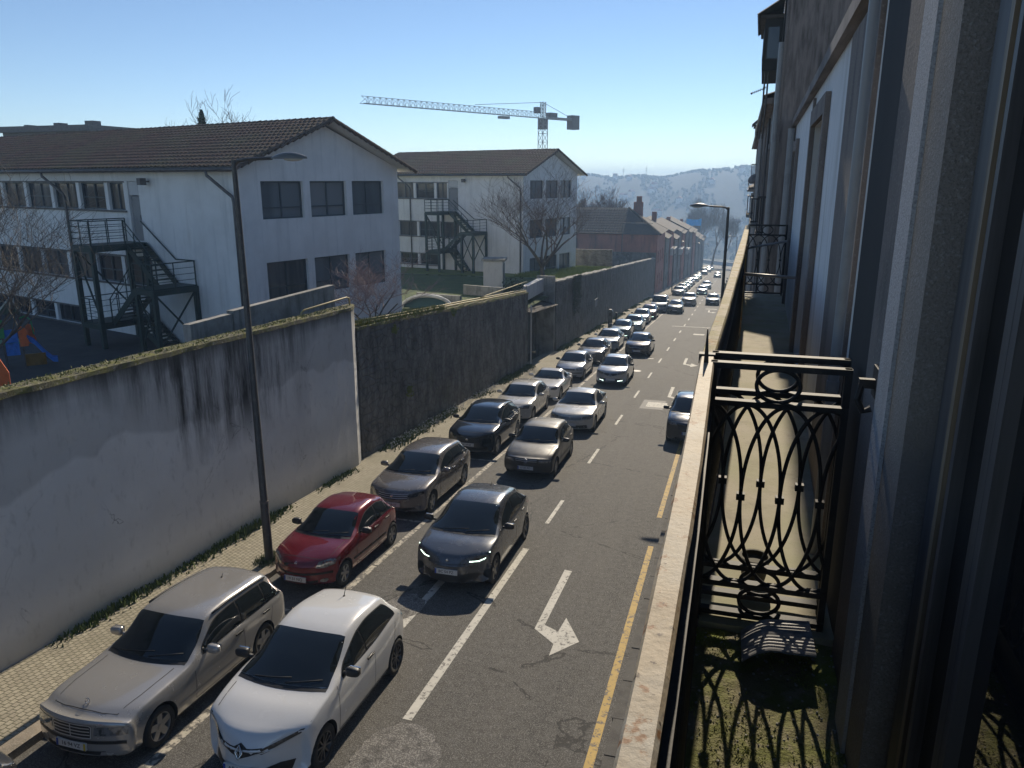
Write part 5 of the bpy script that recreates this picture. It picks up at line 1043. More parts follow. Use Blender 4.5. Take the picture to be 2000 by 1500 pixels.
class Car:
    def __init__(s, p):
        s.p = p; L = s.L = p['L']; W_ = s.W = p['W']; s.zt = pchip(*zip(*p['top'])); s.zb = pchip([0,.1,.5,L-.6,L-.1,L],[.26,.20,.17,.19,.24,.32])
        s.be = pchip(*zip(*p['belt'])); w = W_/2; nf = p.get('nose', .86)
        s.w = pchip([0,.06,.18,.5,1.0,L*.45,L-1.1,L-.45,L-.1,L], [w*nf, w*(nf+.05), w*.955, w*.985, w*.998, w, w*.99, w*.965, w*.92, w*.86])
        xc, xf = p['cowl'], p['rf']; s.bow = pchip([0,.35,xc,xf,xf+.7,L-1.,L], [p.get('bow0',.30), .20, .16, .12, .0, -.06, -.16])
        rw = p.get('roofw', .70); s.rw = pchip([0,xc,xf,(xf+p['rr'])/2,p['rr'],L], [rw*w*.95, rw*w*.96, rw*w*1.0, rw*w, rw*w*.95, rw*w*.85]); s.make()
    def section(s, x):
        zt, zb, w = s.zt(x), s.zb(x), s.w(x); be = min(s.be(x), zt - .015); hh = be - zb; h = zt - be
        lo = [(0,0),(.5,0),(.86,.01),(.945,.055),(.985,.16),(1.,.36),(1.004,.55),(.998,.74),(.982,.90),(.955,1.)]
        P = [(a*w, zb + q*hh) for a, q in lo]; P[3] = (P[3][0], zb+.045); yb = .955*w
        ar = [q/10*math.pi/2 for q in range(1, 11)]; n = 2.6
        hood = [(yb*max(0, math.cos(a))**(2/n), be + h*max(0, math.sin(a))**(2/n)) for a in ar]
        yr = s.rw(x) + .0; c = min(.11, h*.4)
        gh = []
        for q in (.05, .34, .68, 1.): gh.append((yb*.985 + (yr - yb*.985)*q + .035*math.sin(math.pi*q)*min(1,h/.4), be + (h-c)*q))
        gh += [(yr-.028, zt-c*.52), (yr-.085, zt-c*.23)] + [((yr-.085)*q, zt - c*.23*(q**2.2)*.9) for q in (.78, .52, .26, 0.)]
        m = min(1, max(0, (h-.09)/.30)); m = m*m*(3-2*m)
        for a, b in zip(hood, gh): P.append((a[0]*(1-m)+b[0]*m, a[1]*(1-m)+b[1]*m))
        return P
    def pt(s, x, y, z):
        w = s.w(x); return (s.L/2 - (x + s.bow(x)*min(1., abs(y)/w)**2.2), y, z)
    def make(s):
        L = s.L; e = [0,.012,.035,.07,.12,.18,.26,.36,.48]; xs = e + list(np.linspace(.6, L-.6, int((L-1.2)/.085))) + [L-q for q in e[::-1]]
        f = MB(); secs = [s.section(x) for x in xs]; k = len(secs[0])
        rings = []
        for x, P in zip(xs, secs):
            ring = [s.pt(x, y, z) for y, z in P] + [s.pt(x, -y, z) for y, z in P[-2:0:-1]]; rings.append(ring)
        n = len(rings[0]); V = [q for r in rings for q in r]
        F = [(i*n+j, (i+1)*n+j, (i+1)*n+(j+1) % n, i*n+(j+1) % n) for i in range(len(xs)-1) for j in range(n)]
        f.add(V, F)
        for sec, x, base, fl in ((secs[0], 0., 0, 1), (secs[-1], L, (len(xs)-1)*n, 0)):        # nose and tail caps, curved across
            rows = []
            for i in range(1, k-1):
                row = [base + i]
                for q in (.75,.5,.25,0.,-.25,-.5,-.75): f.v.append(s.pt(x, sec[i][0]*q, sec[i][1])); row.append(len(f.v)-1)
                row.append(base + n - i); rows.append(row)
            def ad(fc): f.f.append(fc if fl else fc[::-1]); f.m.append(0)
            for a, b in zip(rows[:-1], rows[1:]):
                for j in range(8): ad([a[j], b[j], b[j+1], a[j+1]])
            ad([base] + rows[0]); ad([base+k-1] + rows[-1][::-1])
        s.mb = f; s.bvh = BVHTree.FromPolygons([Vector(v) for v in f.v], f.f)
    def patch(s, poly, o, u, v, d, off=.004, res=.07, mirror=False, far=3.):
        o, u, v, d = Vector(o), Vector(u).normalized(), Vector(v).normalized(), Vector(d).normalized()
        B = []
        for i, a in enumerate(poly):
            b = poly[(i+1) % len(poly)]; n = max(1, int(math.dist(a, b)/res)); B += [(a[0]+(b[0]-a[0])*j/n, a[1]+(b[1]-a[1])*j/n) for j in range(n)]
        nb = len(B); xs_, ys_ = [q[0] for q in B], [q[1] for q in B]; pts = [Vector(q) for q in B]
        def inside(x, y):
            c = False
            for i in range(nb):
                (x1,y1),(x2,y2) = B[i], B[i-1]
                if (y1 > y) != (y2 > y) and x < (x2-x1)*(y-y1)/(y2-y1)+x1: c = not c
            return c
        gx = min(xs_)+res*.5
        while gx < max(xs_):
            gy = min(ys_)+res*.5
            while gy < max(ys_):
                if inside(gx, gy) and min((gx-q[0])**2+(gy-q[1])**2 for q in B) > (res*.45)**2: pts.append(Vector((gx, gy)))
                gy += res
            gx += res
        vs, _, fs, *_r = delaunay_2d_cdt(pts, [], [list(range(nb))], 1, 1e-6)
        V, ok = [], []
        for q in vs:
            P = o + u*q.x + v*q.y; h, nn, _, _ = s.bvh.ray_cast(P - d*far, d)
            if h is None: V.append((0,0,0)); ok.append(False); continue
            if nn.dot(d) > 0: nn = -nn
            V.append(h + nn*off); ok.append(True)
        F = [tuple(t) for t in fs if all(ok[i] for i in t)]
        f = MB(); f.add(V, F)
        if mirror: f.v = [(x, -y, z) for x, y, z in f.v]; f.f = [t[::-1] for t in f.f]
        return f
    def side(s, poly, **k): return s.patch([(s.L/2-x, z) for x, z in poly], (0,0,0), (1,0,0), (0,0,1), (0,-1,0), **k)
    def front(s, poly, off=.005, **k): return s.patch(poly, (0,0,0), (0,1,0), (0,0,1), (-1,0,0), off=off, far=5., **k)
    def rear(s, poly, off=.005, **k): return s.patch(poly, (0,0,0), (0,1,0), (0,0,1), (1,0,0), off=off, far=5., **k)
    def above(s, poly, **k): return s.patch([(s.L/2-x, y) for x, y in poly], (0,0,0), (1,0,0), (0,1,0), (0,0,-1), **k)
    def line(s, fn, pts, w=.010, **k):
        A, B = [], []
        for i, p in enumerate(pts):
            a, b = pts[max(i-1,0)], pts[min(i+1,len(pts)-1)]; dx, dy = b[0]-a[0], b[1]-a[1]; l = math.hypot(dx, dy) or 1
            A.append((p[0]-dy/l*w/2, p[1]+dx/l*w/2)); B.append((p[0]+dy/l*w/2, p[1]-dx/l*w/2))
        return fn(A + B[::-1], res=.12, **k)

def fmesh(body, text, size, mat, name):
    cu = bpy.data.curves.new(name, 'FONT'); cu.body = text; cu.size = size; cu.align_x = 'CENTER'; cu.align_y = 'CENTER'; cu.extrude = .001
    o = bpy.data.objects.new(name, cu); COL.objects.link(o); dg = bpy.context.evaluated_depsgraph_get(); me = bpy.data.meshes.new_from_object(o.evaluated_get(dg)); bpy.data.objects.remove(o)
    me.materials.clear(); me.materials.append(mat); return me

def place(y, xc, yaw=0.):
    th = math.atan(SLOPE); m = Matrix(((0,1,0),( -math.cos(th),0,math.sin(th)),(math.sin(th),0,math.cos(th)))).to_4x4()
    return Matrix.Translation((xc, y, road(y))) @ Matrix.Rotation(R(yaw), 4, 'Z') @ m

def add_car(name, label, cat, p, pt, at, detail=2, group='cars queueing and parked along the street'):
    c = Car(p); L, W_ = c.L, c.W; w = W_/2; t = thing(name, label, cat, mat=at, group=group); g = lambda k, d=None: p.get(k, d)
    r = g('wr', .31); fo, wb = p['fo'], p['wb']
    # body with real wheel arches
    me = c.mb.mesh('body', [pt, M['trim']], True); o = bpy.data.objects.new('body', me); COL.objects.link(o)
    cut = MB()
    for xa in (fo, fo+wb):
        for sg in (-1, 1):
            n = 26; cx, R_ = L/2-xa, r+.045; k = len(cut.v)
            pts = [(cx+R_*math.cos(2*math.pi*j/n), r+.012+R_*math.sin(2*math.pi*j/n)) for j in range(n)]; y0, y1 = sg*(w-.30), sg*(w+.2)
            cut.add([(x, y0, z) for x, z in pts] + [(x, y1, z) for x, z in pts], [tuple(range(n))[::sg], tuple(range(n, 2*n))[::-sg]] + [((j, (j+1) % n, n+(j+1) % n, n+j)[::-sg]) for j in range(n)], 1)
    co = bpy.data.objects.new('cutter', cut.mesh('cutter', [pt, M['trim']])); COL.objects.link(co)
    md = o.modifiers.new('b', 'BOOLEAN'); md.object = co; md.operation = 'DIFFERENCE'; md.solver = 'EXACT'; md.material_mode = 'INDEX' if hasattr(md, 'material_mode') else md.material_mode
    dg = bpy.context.evaluated_depsgraph_get(); me2 = bpy.data.meshes.new_from_object(o.evaluated_get(dg)); o.modifiers.clear(); o.data = me2; bpy.data.objects.remove(co)
    me2.set_sharp_from_angle(angle=R(50)); o.parent = t
    def part(name, mb, mat, smooth=True, par=None):
        if not mb.f: return None
        q = mb.build(name, mat, None, smooth); q.parent = par or t; return q
    # glass
    xc, xf = p['cowl'], p['rf']; zc, zf = c.zt(xc), c.zt(xf); al = math.atan2(zf-zc, xf-xc); base = (L/2-xc, 0, zc); up = (-math.cos(al), 0, math.sin(al)); nrm = (-math.sin(al), 0, -math.cos(al)); Ls = math.hypot(xf-xc, zf-zc)
    y0, y1 = w*.955*g('ws0', .90), c.rw(xf)*g('ws1', .945); bw = c.bow(xc)*math.cos(al)
    pol = [(y0*q, .035 + bw*.85*abs(q)**2) for q in np.linspace(-1, 1, 9)] + [(y1*q, Ls-.02 + .045*q*q) for q in np.linspace(1, -1, 9)]
    ws = part('windscreen', c.patch(pol, base, (0,1,0), up, nrm, res=.055, off=.009), M['glass'])
    dlo_b = lambda x: c.be(x) + g('dlob', .035)
    shf = g('shf', .10)
    def dlo_t(x): return min(c.zt(x - c.bow(x) - shf) - g('dlot', .125), c.zt(min(x + g('shr', .22), L)) - g('dlot', .125) + .05, g('dlomax', 9))
    xe = p['dend']; xs = [q for q in np.arange(xc*.8, xe+.001, .02) if dlo_t(q) > dlo_b(q) + .03]
    if xs:
        xa = xs[0]; q = np.linspace(xa-.03, xe+.03, 40); BT = [(x, dlo_b(x)-.015) for x in q] + [(x, max(min(dlo_t(x), dlo_b(x) + (xe-x)*g('tailk', 1.6) + .06) + .015, dlo_b(x))) for x in q[::-1]]
        for mir in (False, True): part('window_surround', c.side(BT, mirror=mir, res=.055, off=.0055), M['trim'])
        cuts = [q for q in p['pill'] if xa < q < xe]; seg = [xa] + cuts + [xe]
        for a, b in zip(seg[:-1], seg[1:]):
            a2, b2 = a + (.0 if a == xa else .022), b - (0 if b == xe else .022)
            q = np.linspace(a2, b2, max(3, int((b2-a2)/.07)+2)); k = g('rake', .35)
            tail = lambda x, z: x + 0
            P = [(x, dlo_b(x)) for x in q] + [(x, max(dlo_t(x) if b != xe else min(dlo_t(x), dlo_b(x) + (xe-x)*g('tailk', 1.6) + .06), dlo_b(x)+.02)) for x in q[::-1]]
            for mir in (False, True): part('side_window', c.side(P, mirror=mir, res=.055, off=.011), M['glass'])
        if detail > 1:
            for mir in (False, True): part('window_trim', c.line(c.side, [(x, dlo_b(x)-.012) for x in np.linspace(xa-.02, xe, 12)], .018, off=.006, mirror=mir), M['trim'] if not g('chrome') else M['chrome'])
    rr_, rt = p['rr'], p['rt']; zr0, zr1 = c.zt(rr_), c.zt(rt); a2 = math.atan2(zr1-zr0, rt-rr_); Lr = math.hypot(rt-rr_, zr1-zr0)
    yq = c.rw(rr_)*.86; part('rear_window', c.patch([(-yq,.06),(yq,.06),(yq*1.12,Lr-.05),(-yq*1.12,Lr-.05)], (L/2-rr_,0,zr0), (0,1,0), (-math.cos(a2),0,math.sin(a2)), (math.sin(-a2)*-1*-1, 0, -math.cos(a2)), res=.15), M['glass'])
    # wheels
    for xa in (fo, fo+wb):
        for sg in (1, -1):
            cx, cy = L/2-xa, sg*(w-.115); f = MB(); tw = .10
            f.lathe([(r*.62,-tw),(r*.93,-tw),(r,-tw*.7),(r,tw*.7),(r*.97,tw*.9),(r*.9,tw),(r*.68,tw*.97),(r*.66,tw*.6)], (cx,cy,r), (0,sg,0), 28); wl = part('wheel', f, M['tyre'])
            f = MB(); f.lathe([(r*.68,tw*.96),(r*.70,tw*.92),(r*.64,tw*.88),(r*.60,tw*.4),(r*.58,tw*.0)], (cx,cy,r), (0,sg,0), 28); n = g('spokes', 5); hub = tw*g('hub', .78)
            f.lathe([(r*.17,hub*.5),(r*.16,hub+.004),(0,hub+.008)], (cx,cy,r), (0,sg,0), 16)
            for j in range(n):
                a = 2*math.pi*j/n + .3; dv = Vector((math.cos(a),0,math.sin(a))); sd = Vector((-math.sin(a),0,math.cos(a))); C = Vector((cx,cy,r)); ss = g('spw', .10)*r*10/ (10 if n > 6 else 7)
                A = [C + dv*r*.12 + sd*ss*.8, C + dv*r*.66 + sd*ss*.75, C + dv*r*.66 - sd*ss*.75, C + dv*r*.12 - sd*ss*.8]; h0, h1 = Vector((0,sg*hub,0)), Vector((0,sg*tw*.86,0))
                f.add([A[0]+h0, A[1]+h1, A[2]+h1, A[3]+h0] + [q + Vector((0,sg*.02,0)) for q in A], [(0,1,2,3),(4,5,1,0),(3,2,6,7),(1,5,6,2)])
            part('rim', f, M[g('rimm', 'rim')], False, wl)
            f = MB(); f.lathe([(r*.6, .0),(0,.0)], (cx,cy,r), (0,sg,0), 20); part('wheel_dark_disc', f, M['gap'], False, wl)  # near-black disc paints the shade behind the spokes
    # lamps, grille, intake, plate
    for mir in (False, True):
        part('headlight', c.front(p['lamp'], mirror=mir, res=.06), M[g('lampm', 'lampglass')])
        if g('drl'): part('running_light', c.line(c.front, p['drl'], .016, off=.012, mirror=mir), M['drl'])
        part('tail_light', c.rear(g('tail', [(w*.62,.78),(w*.93,.80),(w*.95,.98),(w*.66,.96)]), mirror=mir, res=.08), M[g('tailm', 'red_lamp')])
        if g('fog'): part('fog_lamp', c.front([(p['fog'][0]+.07*math.cos(q*math.pi/5), p['fog'][1]+.045*math.sin(q*math.pi/5)) for q in range(10)], mirror=mir, off=.008), M['lampglass'])
    if g('grille'): part('grille', c.front(p['grille'], res=.06), M['trim'])
    if g('bars') and detail > 1:
        for pl in p['bars']:
            f = MB()
            for sg_ in ([pl] if pl[0] != pl[-1] else [pl[i:i+2] for i in range(len(pl)-1)]): q = c.line(c.front, sg_, g('barw', .016), off=.010); f.add(q.v, q.f)
            part('grille_trim', f, M[g('barm', 'bright_trim')])
    if g('intake'): part('air_intake', c.front(p['intake'], res=.07), M['trim'])
    if g('bstrip'): part('bumper_strip', c.line(c.front, p['bstrip'], .05, off=.008), M['trim'])
    px, pz = g('plx', 0), g('plz', .42); hit = c.bvh.ray_cast(Vector((5, 0, pz)), Vector((-1,0,0)))[0]; fx = hit.x if hit else L/2
    f = MB(); f.box((fx-.012,-.26,pz-.056),(fx+.018,.26,pz+.056)); pl = part('number_plate', f, M['plate'], False)
    f = MB(); f.box((fx+.0185,-.258,pz-.054),(fx+.020,-.222,pz+.054)); part('plate_band', f, M['plate_b'], False, pl)
    if g('yband'): f = MB(); f.box((fx+.0185,.222,pz-.054),(fx+.020,.258,pz+.054)); part('plate_band', f, M['plate_y'], False, pl)
    if g('text'):
        m2 = fmesh(t, p['text'], .088, M['ink'], 'lettering'); m2.transform(Matrix(((0,0,1,fx+.0195),(1,0,0,0),(0,1,0,pz),(0,0,0,1)))); q = bpy.data.objects.new('lettering', m2); COL.objects.link(q); q.parent = pl
    if g('badge'):
        kind, bz, br = p['badge']; h, nn, _, _ = c.bvh.ray_cast(Vector((5,0,bz)), Vector((-1,0,0)))
        if h is not None:
            C = h + Vector((.02,0,0)); f = MB(); Y, Zv = Vector((0,1,0)), Vector((-.2,0,1)).normalized()
            if kind == 'diamond':
                f.tube([C+Zv*br, C+Y*br*.62, C-Zv*br, C-Y*br*.62], br*.16, 6, closed=True); f.tube([C+Zv*br*.55, C+Y*br*.34, C-Zv*br*.55, C-Y*br*.34], br*.07, 5, closed=True)
            elif kind == 'star':
                f.ring(C, Y, Zv, br, br, br*.10, 20, 5); [f.bar(C, C + Zv*br*math.cos(R(a)) + Y*br*math.sin(R(a)), br*.12) for a in (0,120,240)]
            elif kind == 'roundel':
                f.ring(C, Y, Zv, br, br, br*.12, 20, 5); f.tube([C-Y*br*.6+Zv*br*.5, C-Y*br*.25-Zv*br*.55, C+Zv*br*.0, C+Y*br*.25-Zv*br*.55, C+Y*br*.6+Zv*br*.5], br*.09, 5)
            else: f.ball(tuple(C), .012, br, br, 12, 8)
            part('badge', f, M['chrome'])
    # mirrors
    xm = xc + g('mx', .42); zm = c.be(xm) + g('mz', .10); ym = c.w(xm)*.985
    for sg in (1, -1):
        f = MB(); X = c.pt(xm, ym, zm)[0]; sq = lambda q: math.copysign(abs(q)**.55, q)
        f.grid([[(X+.02+.06*sq(math.sin(math.pi*i/8))*sq(math.cos(2*math.pi*j/14)), sg*(ym+.115+.115*sq(math.cos(math.pi*i/8))), zm+.072*sq(math.sin(math.pi*i/8))*sq(math.sin(2*math.pi*j/14))*(1-.18*math.cos(math.pi*i/8))) for j in range(15)] for i in range(9)]); f.bar((X, sg*(ym-.06), zm-.05), (X+.01, sg*(ym+.05), zm-.04), .045)
        part('wing_mirror', f, pt if g('mirr') else M['trim'])
        f = MB(); f.obox((X-.045, sg*(ym+.12), zm), (0,1,0), (1,0,0), (0,0,1), .09, .012, .055); part('mirror_glass', f, M['chrome'], False)
    if detail < 1: return t
    # shut lines, handles, wipers
    zs = lambda x: c.zb(x)+.14
    for mir in (False, True):
        dl = p['doors']
        for j, x in enumerate(dl):
            dx = 0 if j < len(dl)-1 else .12
            part('door_seam', c.line(c.side, [(x - (.12 if j == 0 else 0)*0, zs(x)), (x, .6), (x + dx, dlo_b(x)-.02)], .011, off=.003, mirror=mir), M['gap'])
        part('sill_seam', c.line(c.side, [(q, zs(q)+.0) for q in np.linspace(dl[0], min(dl[-1], fo+wb-r-.08), 8)], .012, off=.003, mirror=mir), M['gap'])
        if g('strip'): part('side_strip', c.line(c.side, [(q, g('strip')) for q in np.linspace(fo+r+.10, fo+wb-r-.10, 12)], .045, off=.01, mirror=mir), M['trim'] if not g('stripc') else pt)
        for x in p['handles']:
            sg = -1 if mir else 1; h, nn, _, _ = c.bvh.ray_cast(Vector((L/2-x, sg*3, dlo_b(x)-.13)), Vector((0,-sg,0)))
            if h is not None: f = MB(); f.obox(h + Vector((0, sg*.018, 0)), (1,0,0), (0,1,0), (0,0,1), .10, .013, .016); part('door_handle', f, pt if g('hcol') else M['trim'], False)
    hw = g('hoodw', .80); part('bonnet_seam', c.line(c.above, [(xc-.02, -w*hw), (xc*.5, -w*hw*.97), (.30, -w*hw*.88), (.245, -w*.4), (.23, 0), (.245, w*.4), (.30, w*hw*.88), (xc*.5, w*hw*.97), (xc-.02, w*hw)] if not g('nohoodline') else [(xc-.02,-w*hw),(xc*.5,-w*hw*.97)], .011, off=.003), M['gap'])
    part('cowl_panel', c.patch([(y0*q, -.05 + bw*.85*abs(q)**2) for q in np.linspace(-1, 1, 9)] + [(y0*q, .033 + bw*.85*abs(q)**2) for q in np.linspace(1, -1, 9)], base, (0,1,0), up, nrm, res=.1, off=.003), M['trim'])
    f = MB()
    for ya, yb in ((-.45,.15),(.10,.62)):
        pts = []
        for q in (0,.33,.66,1):
            yy = ya+(yb-ya)*q; P = Vector(base) + Vector(up)*(.06 + .10*q + bw*.8*(yy/y0)**2) + Vector((0,yy,0)); h = c.bvh.ray_cast(P - Vector(nrm)*1., Vector(nrm))[0]
            if h is not None: pts.append(h - Vector(nrm)*.015)
        if len(pts) > 1: f.tube(pts, .009, 5)
    part('wiper', f, M['trim'])
    if g('ant'):
        x = p['ant']; h = c.bvh.ray_cast(Vector((L/2-x,0,5)), Vector((0,0,-1)))[0]; f = MB(); f.tube([h, h+Vector((-.10*g('antl',1.), 0, .22*g('antl',1.)))], [.008,.004], 5); f.ball(tuple(h), .035,.02,.02,8,5); part('aerial', f, M['trim'])
    if g('rails'):
        for sg in (1, -1):
            pts = []
            for x in np.linspace(xf+.25, rr_-.1, 12):
                yy = sg*(c.rw(x)-.02); h = c.bvh.ray_cast(Vector((L/2-x, yy, 5)), Vector((0,0,-1)))[0]; pts.append(h+Vector((0,0,.022)))
            f = MB(); f.tube(pts, .018, 6); part('roof_rail', f, M['trim'])
    if g('sticker'): part('windscreen_sticker', c.patch([(-y1*.80,Ls-.16),(-y1*.62,Ls-.16),(-y1*.62,Ls-.09),(-y1*.80,Ls-.09)], base, (0,1,0), up, nrm, res=.05, off=.007), M['plate'])
    return t

def prof(L, H, nz, hz, xc, zc, xf, xr, zr, xt, zt_, peak=None, tz=None):
    """side outline: nose height, bonnet edge, cowl, roof front, roof rear, tail"""
    pk = peak or (xf + .75)
    return [(0, nz-.05), (.03, nz), (.12, hz-.07), (.30, hz), (xc*.62, hz+(zc-hz)*.62), (xc-.03, zc-.012), (xc, zc), (xc+(xf-xc)*.5, zc+(H-.07-zc)*.56), (xf, H-.075), (xf+.18, H-.035), (pk, H), (xr-.25, zr+.035), (xr, zr), (xt, zt_), (L-.06, zt_-.06), (L, tz or zt_-.22)]
def belt(L, nz, hz, xc, zc, mid, rear): return [(0, nz-.08), (.12, hz-.12), (.32, hz-.045), (xc*.7, zc-.11), (xc, zc-.055), (xc+.6, mid-.01), (L*.62, mid+.02), (L-.7, rear), (L-.1, rear-.06), (L, rear-.2)]
def mkp(L, W, H, fo, wb, nz, hz, xc, zc, xf, xr, zr, xt, zt_, mid, rear, **k):
    d = dict(L=L, W=W, fo=fo, wb=wb, cowl=xc, rf=xf, rr=xr, rt=xt, top=prof(L, H, nz, hz, xc, zc, xf, xr, zr, xt, zt_, k.pop('peak', None)), belt=belt(L, nz, hz, xc, zc, mid, rear))
    d.update(k); d.setdefault('pill', [xf+.75, xf+1.65]); d.setdefault('dend', xr+.12); d.setdefault('doors', [xc+.25, xf+.75, xf+1.65]); d.setdefault('handles', [xf+.60, xf+1.5]); w = W/2
    d.setdefault('lamp', [(w*.50,hz-.14),(w*.80,hz-.13),(w*.93,hz-.08),(w*.94,hz-.02),(w*.76,hz-.03),(w*.52,hz-.06)]); d.setdefault('intake', [(-w*.55,.24),(w*.55,.24),(w*.6,.33),(-w*.6,.33)]); return d
# ------------------------------------------------------------------ every car, front bumper at y (they all face the camera)
def front_at(yf, L): return yf + L/2*.9967
PT = {k: paint('car_paint_'+k, c, m, r, d) for k, c, m, r, d in (('silver', (.40,.385,.36), .40, .28, .2), ('white', (.66,.66,.65), .0, .28, .10), ('red', (.17,.006,.012), .25, .26, .05), ('warm_grey', (.17,.155,.145), .35, .30, .18), ('slate', (.10,.105,.115), .45, .30, .12),
    ('black', (.018,.018,.020), .2, .30, .14), ('night', (.014,.018,.026), .35, .22, .04), ('cream', (.55,.53,.48), .1, .30, .12), ('pearl', (.45,.47,.50), .35, .28, .08), ('blue_grey', (.13,.18,.21), .45, .28, .1), ('pale_blue', (.33,.47,.54), .35, .28, .08), ('wine', (.10,.015,.02), .3, .3, .08), ('teal', (.05,.075,.085), .45, .28, .08), ('van_grey', (.46,.46,.46), .0, .35, .15))}
# 1 silver estate
p = mkp(4.52,1.72,1.46, .82,2.69, .79,.835, 1.42,.945, 2.12,4.02,1.40,4.40,.98, .925,.95, roofw=.76, pill=[2.92,3.66], dend=4.18, doors=[1.62,2.92,3.75], handles=[2.78,3.60], mirr=1, rails=1, chrome=0, wr=.315, spokes=5, spw=.15, text='16 94 VZ', yband=1, plz=.40, bow0=.22, nose=.93,
    lamp=[(.36,.57),(.74,.57),(.80,.59),(.80,.70),(.38,.71)], grille=[(-.31,.53),(.31,.53),(.33,.70),(.30,.725),(-.30,.725),(-.33,.70)], bars=[[(-.32,.53),(.32,.53),(.335,.705),(.30,.728),(-.30,.728),(-.335,.705),(-.32,.53)], [(-.31,.58),(.31,.58)], [(-.31,.63),(.31,.63)], [(-.31,.68),(.31,.68)], [(0,.53),(0,.725)]], strip=.42, stripc=1, tail=[(.52,.62),(.70,.62),(.71,.84),(.54,.86)], ant=3.5, antl=.3, bstrip=[(-.78,.46),(-.4,.47),(.4,.47),(.78,.46)], tailk=1.1, hoodw=.74)
t = add_car('estate_car', 'silver estate car with roof rails and five-spoke wheels, parked nearest the camera on the left', 'car', p, PT['silver'], place(front_at(7.22, 4.52), -8.70))
f = MB(); C = Vector((4.52/2-.33, 0, .875)); f.ring(C, (0,1,0), (-.15,0,1), .042, .042, .005, 18, 5); [f.bar(C, C+Vector((0,math.sin(R(a))*.042,math.cos(R(a))*.042)), .006) for a in (0,120,240)]; f.bar(C-Vector((0,0,.07)), C-Vector((0,0,.04)), .01)
o = f.build('bonnet_star', M['chrome'], None); o.parent = t
# 2 white electric hatchback
p = mkp(4.08,1.73,1.56, .84,2.59, .70,.90, .98,1.055, 1.92,3.42,1.47,3.92,1.02, 1.03,1.12, roofw=.74, peak=2.5, pill=[2.28], dend=3.42, doors=[1.28,2.52,3.30], handles=[2.34], wr=.32, spokes=10, rimm='rim_dark', spw=.05, text='AB 21 RC', plz=.36, bow0=.46, nose=.80, lampm='darklamp', tailm='bluelamp',
    lamp=[(.20,.62),(.30,.60),(.50,.685),(.72,.80),(.80,.90),(.70,.845),(.48,.755),(.30,.68)], grille=[(-.32,.655),(-.14,.58),(0,.53),(.14,.58),(.32,.655),(.30,.69),(.10,.68),(.0,.74),(-.10,.68),(-.30,.69)], bars=[[(.20,.60),(.44,.665),(.70,.79)], [(-.70,.79),(-.44,.665),(-.20,.60)]], badge=('diamond', .635, .095), intake=[(-.60,.25),(.60,.25),(.64,.40),(.50,.43),(0,.30),(-.50,.43),(-.64,.40)], tail=[(w_, z_) for w_, z_ in ((.62,.95),(.78,.92),(.80,1.08),(.66,1.12))], ant=3.1, antl=1.25, sticker=1, dlob=.03, nohoodline=1, bstrip=None, mz=.13)
add_car('hatchback_car', 'white electric hatchback with diamond badge and tinted windows, nearest in the left lane', 'car', p, PT['white'], place(front_at(7.52, 4.08), -6.13, .6))
# 3 red small hatchback
p = mkp(3.77,1.64,1.42, .76,2.47, .67,.80, 1.05,.955, 1.78,3.14,1.33,3.58,.93, .92,.96, roofw=.74, pill=[2.42,3.02], dend=3.30, doors=[1.30,2.42,3.06], handles=[2.28,2.92], wr=.29, spokes=6, spw=.09, text='19 51 NQ', plz=.36, bow0=.40, nose=.84, badge=('diamond', .70, .045), fog=(.56,.30), strip=.48,
    lamp=[(.42,.60),(.58,.58),(.74,.64),(.78,.74),(.66,.76),(.46,.72)], grille=[(-.30,.60),(-.06,.61),(-.06,.69),(-.32,.66)], intake=[(-.50,.24),(.50,.24),(.46,.32),(-.46,.32)], bstrip=[(-.70,.46),(-.35,.47),(.35,.47),(.70,.46)])
add_car('hatchback_car', 'small red hatchback with clear rounded headlamps, parked second on the left beside the lamp post', 'car', p, PT['red'], place(front_at(13.12, 3.77), -8.68, -.4))
# 4 warm grey estate
p = mkp(4.58,1.80,1.47, .90,2.73, .64,.84, 1.18,.985, 2.05,3.95,1.39,4.36,1.0, .96,1.0, roofw=.73, pill=[2.75,3.55], dend=4.22, doors=[1.45,2.75,3.50], handles=[2.60,3.38], wr=.32, spokes=5, mirr=1, hcol=1, chrome=1, text='82 TA 17', plz=.44, bow0=.42, nose=.82, tailk=1.0, lampm='darklamp',
    lamp=[(.42,.64),(.60,.62),(.80,.70),(.84,.79),(.66,.75),(.46,.71)], grille=[(-.42,.58),(.42,.58),(.44,.70),(-.44,.70)], bars=[[(-.42,.61),(.42,.61)],[(-.43,.66),(.43,.66)],[(-.44,.705),(.44,.705)]], badge=('dot', .66, .04), intake=[(-.66,.26),(.66,.26),(.62,.34),(-.62,.34)], bstrip=[(-.62,.30),(.62,.30)], fog=(.66,.31), ant=3.7, antl=.5)
add_car('estate_car', 'dusty warm grey estate car with a long side window line, parked third on the left', 'car', p, PT['warm_grey'], place(front_at(17.98, 4.58), -8.68))
# 5 dark tall hatchback
p = mkp(4.38,1.82,1.58, .88,2.67, .84,.95, 1.10,1.075, 1.98,3.75,1.48,4.16,1.10, 1.05,1.10, roofw=.72, pill=[2.68,3.42], dend=3.92, wr=.34, spokes=5, text='41 VP 63', plz=.52, bow0=.42, nose=.84, tailk=1.0, lampm='darklamp', chrome=1, rails=1,
    lamp=[(.46,.76),(.66,.74),(.84,.80),(.86,.87),(.66,.84),(.48,.82)], grille=[(-.40,.60),(.40,.60),(.46,.82),(-.46,.82)], badge=('dot', .71, .05), intake=[(-.70,.30),(.70,.30),(.66,.42),(-.66,.42)])
add_car('suv_car', 'glossy blue-black tall hatchback parked fourth on the left, in front of the white one', 'car', p, PT['night'], place(front_at(24.42, 4.38), -8.72))
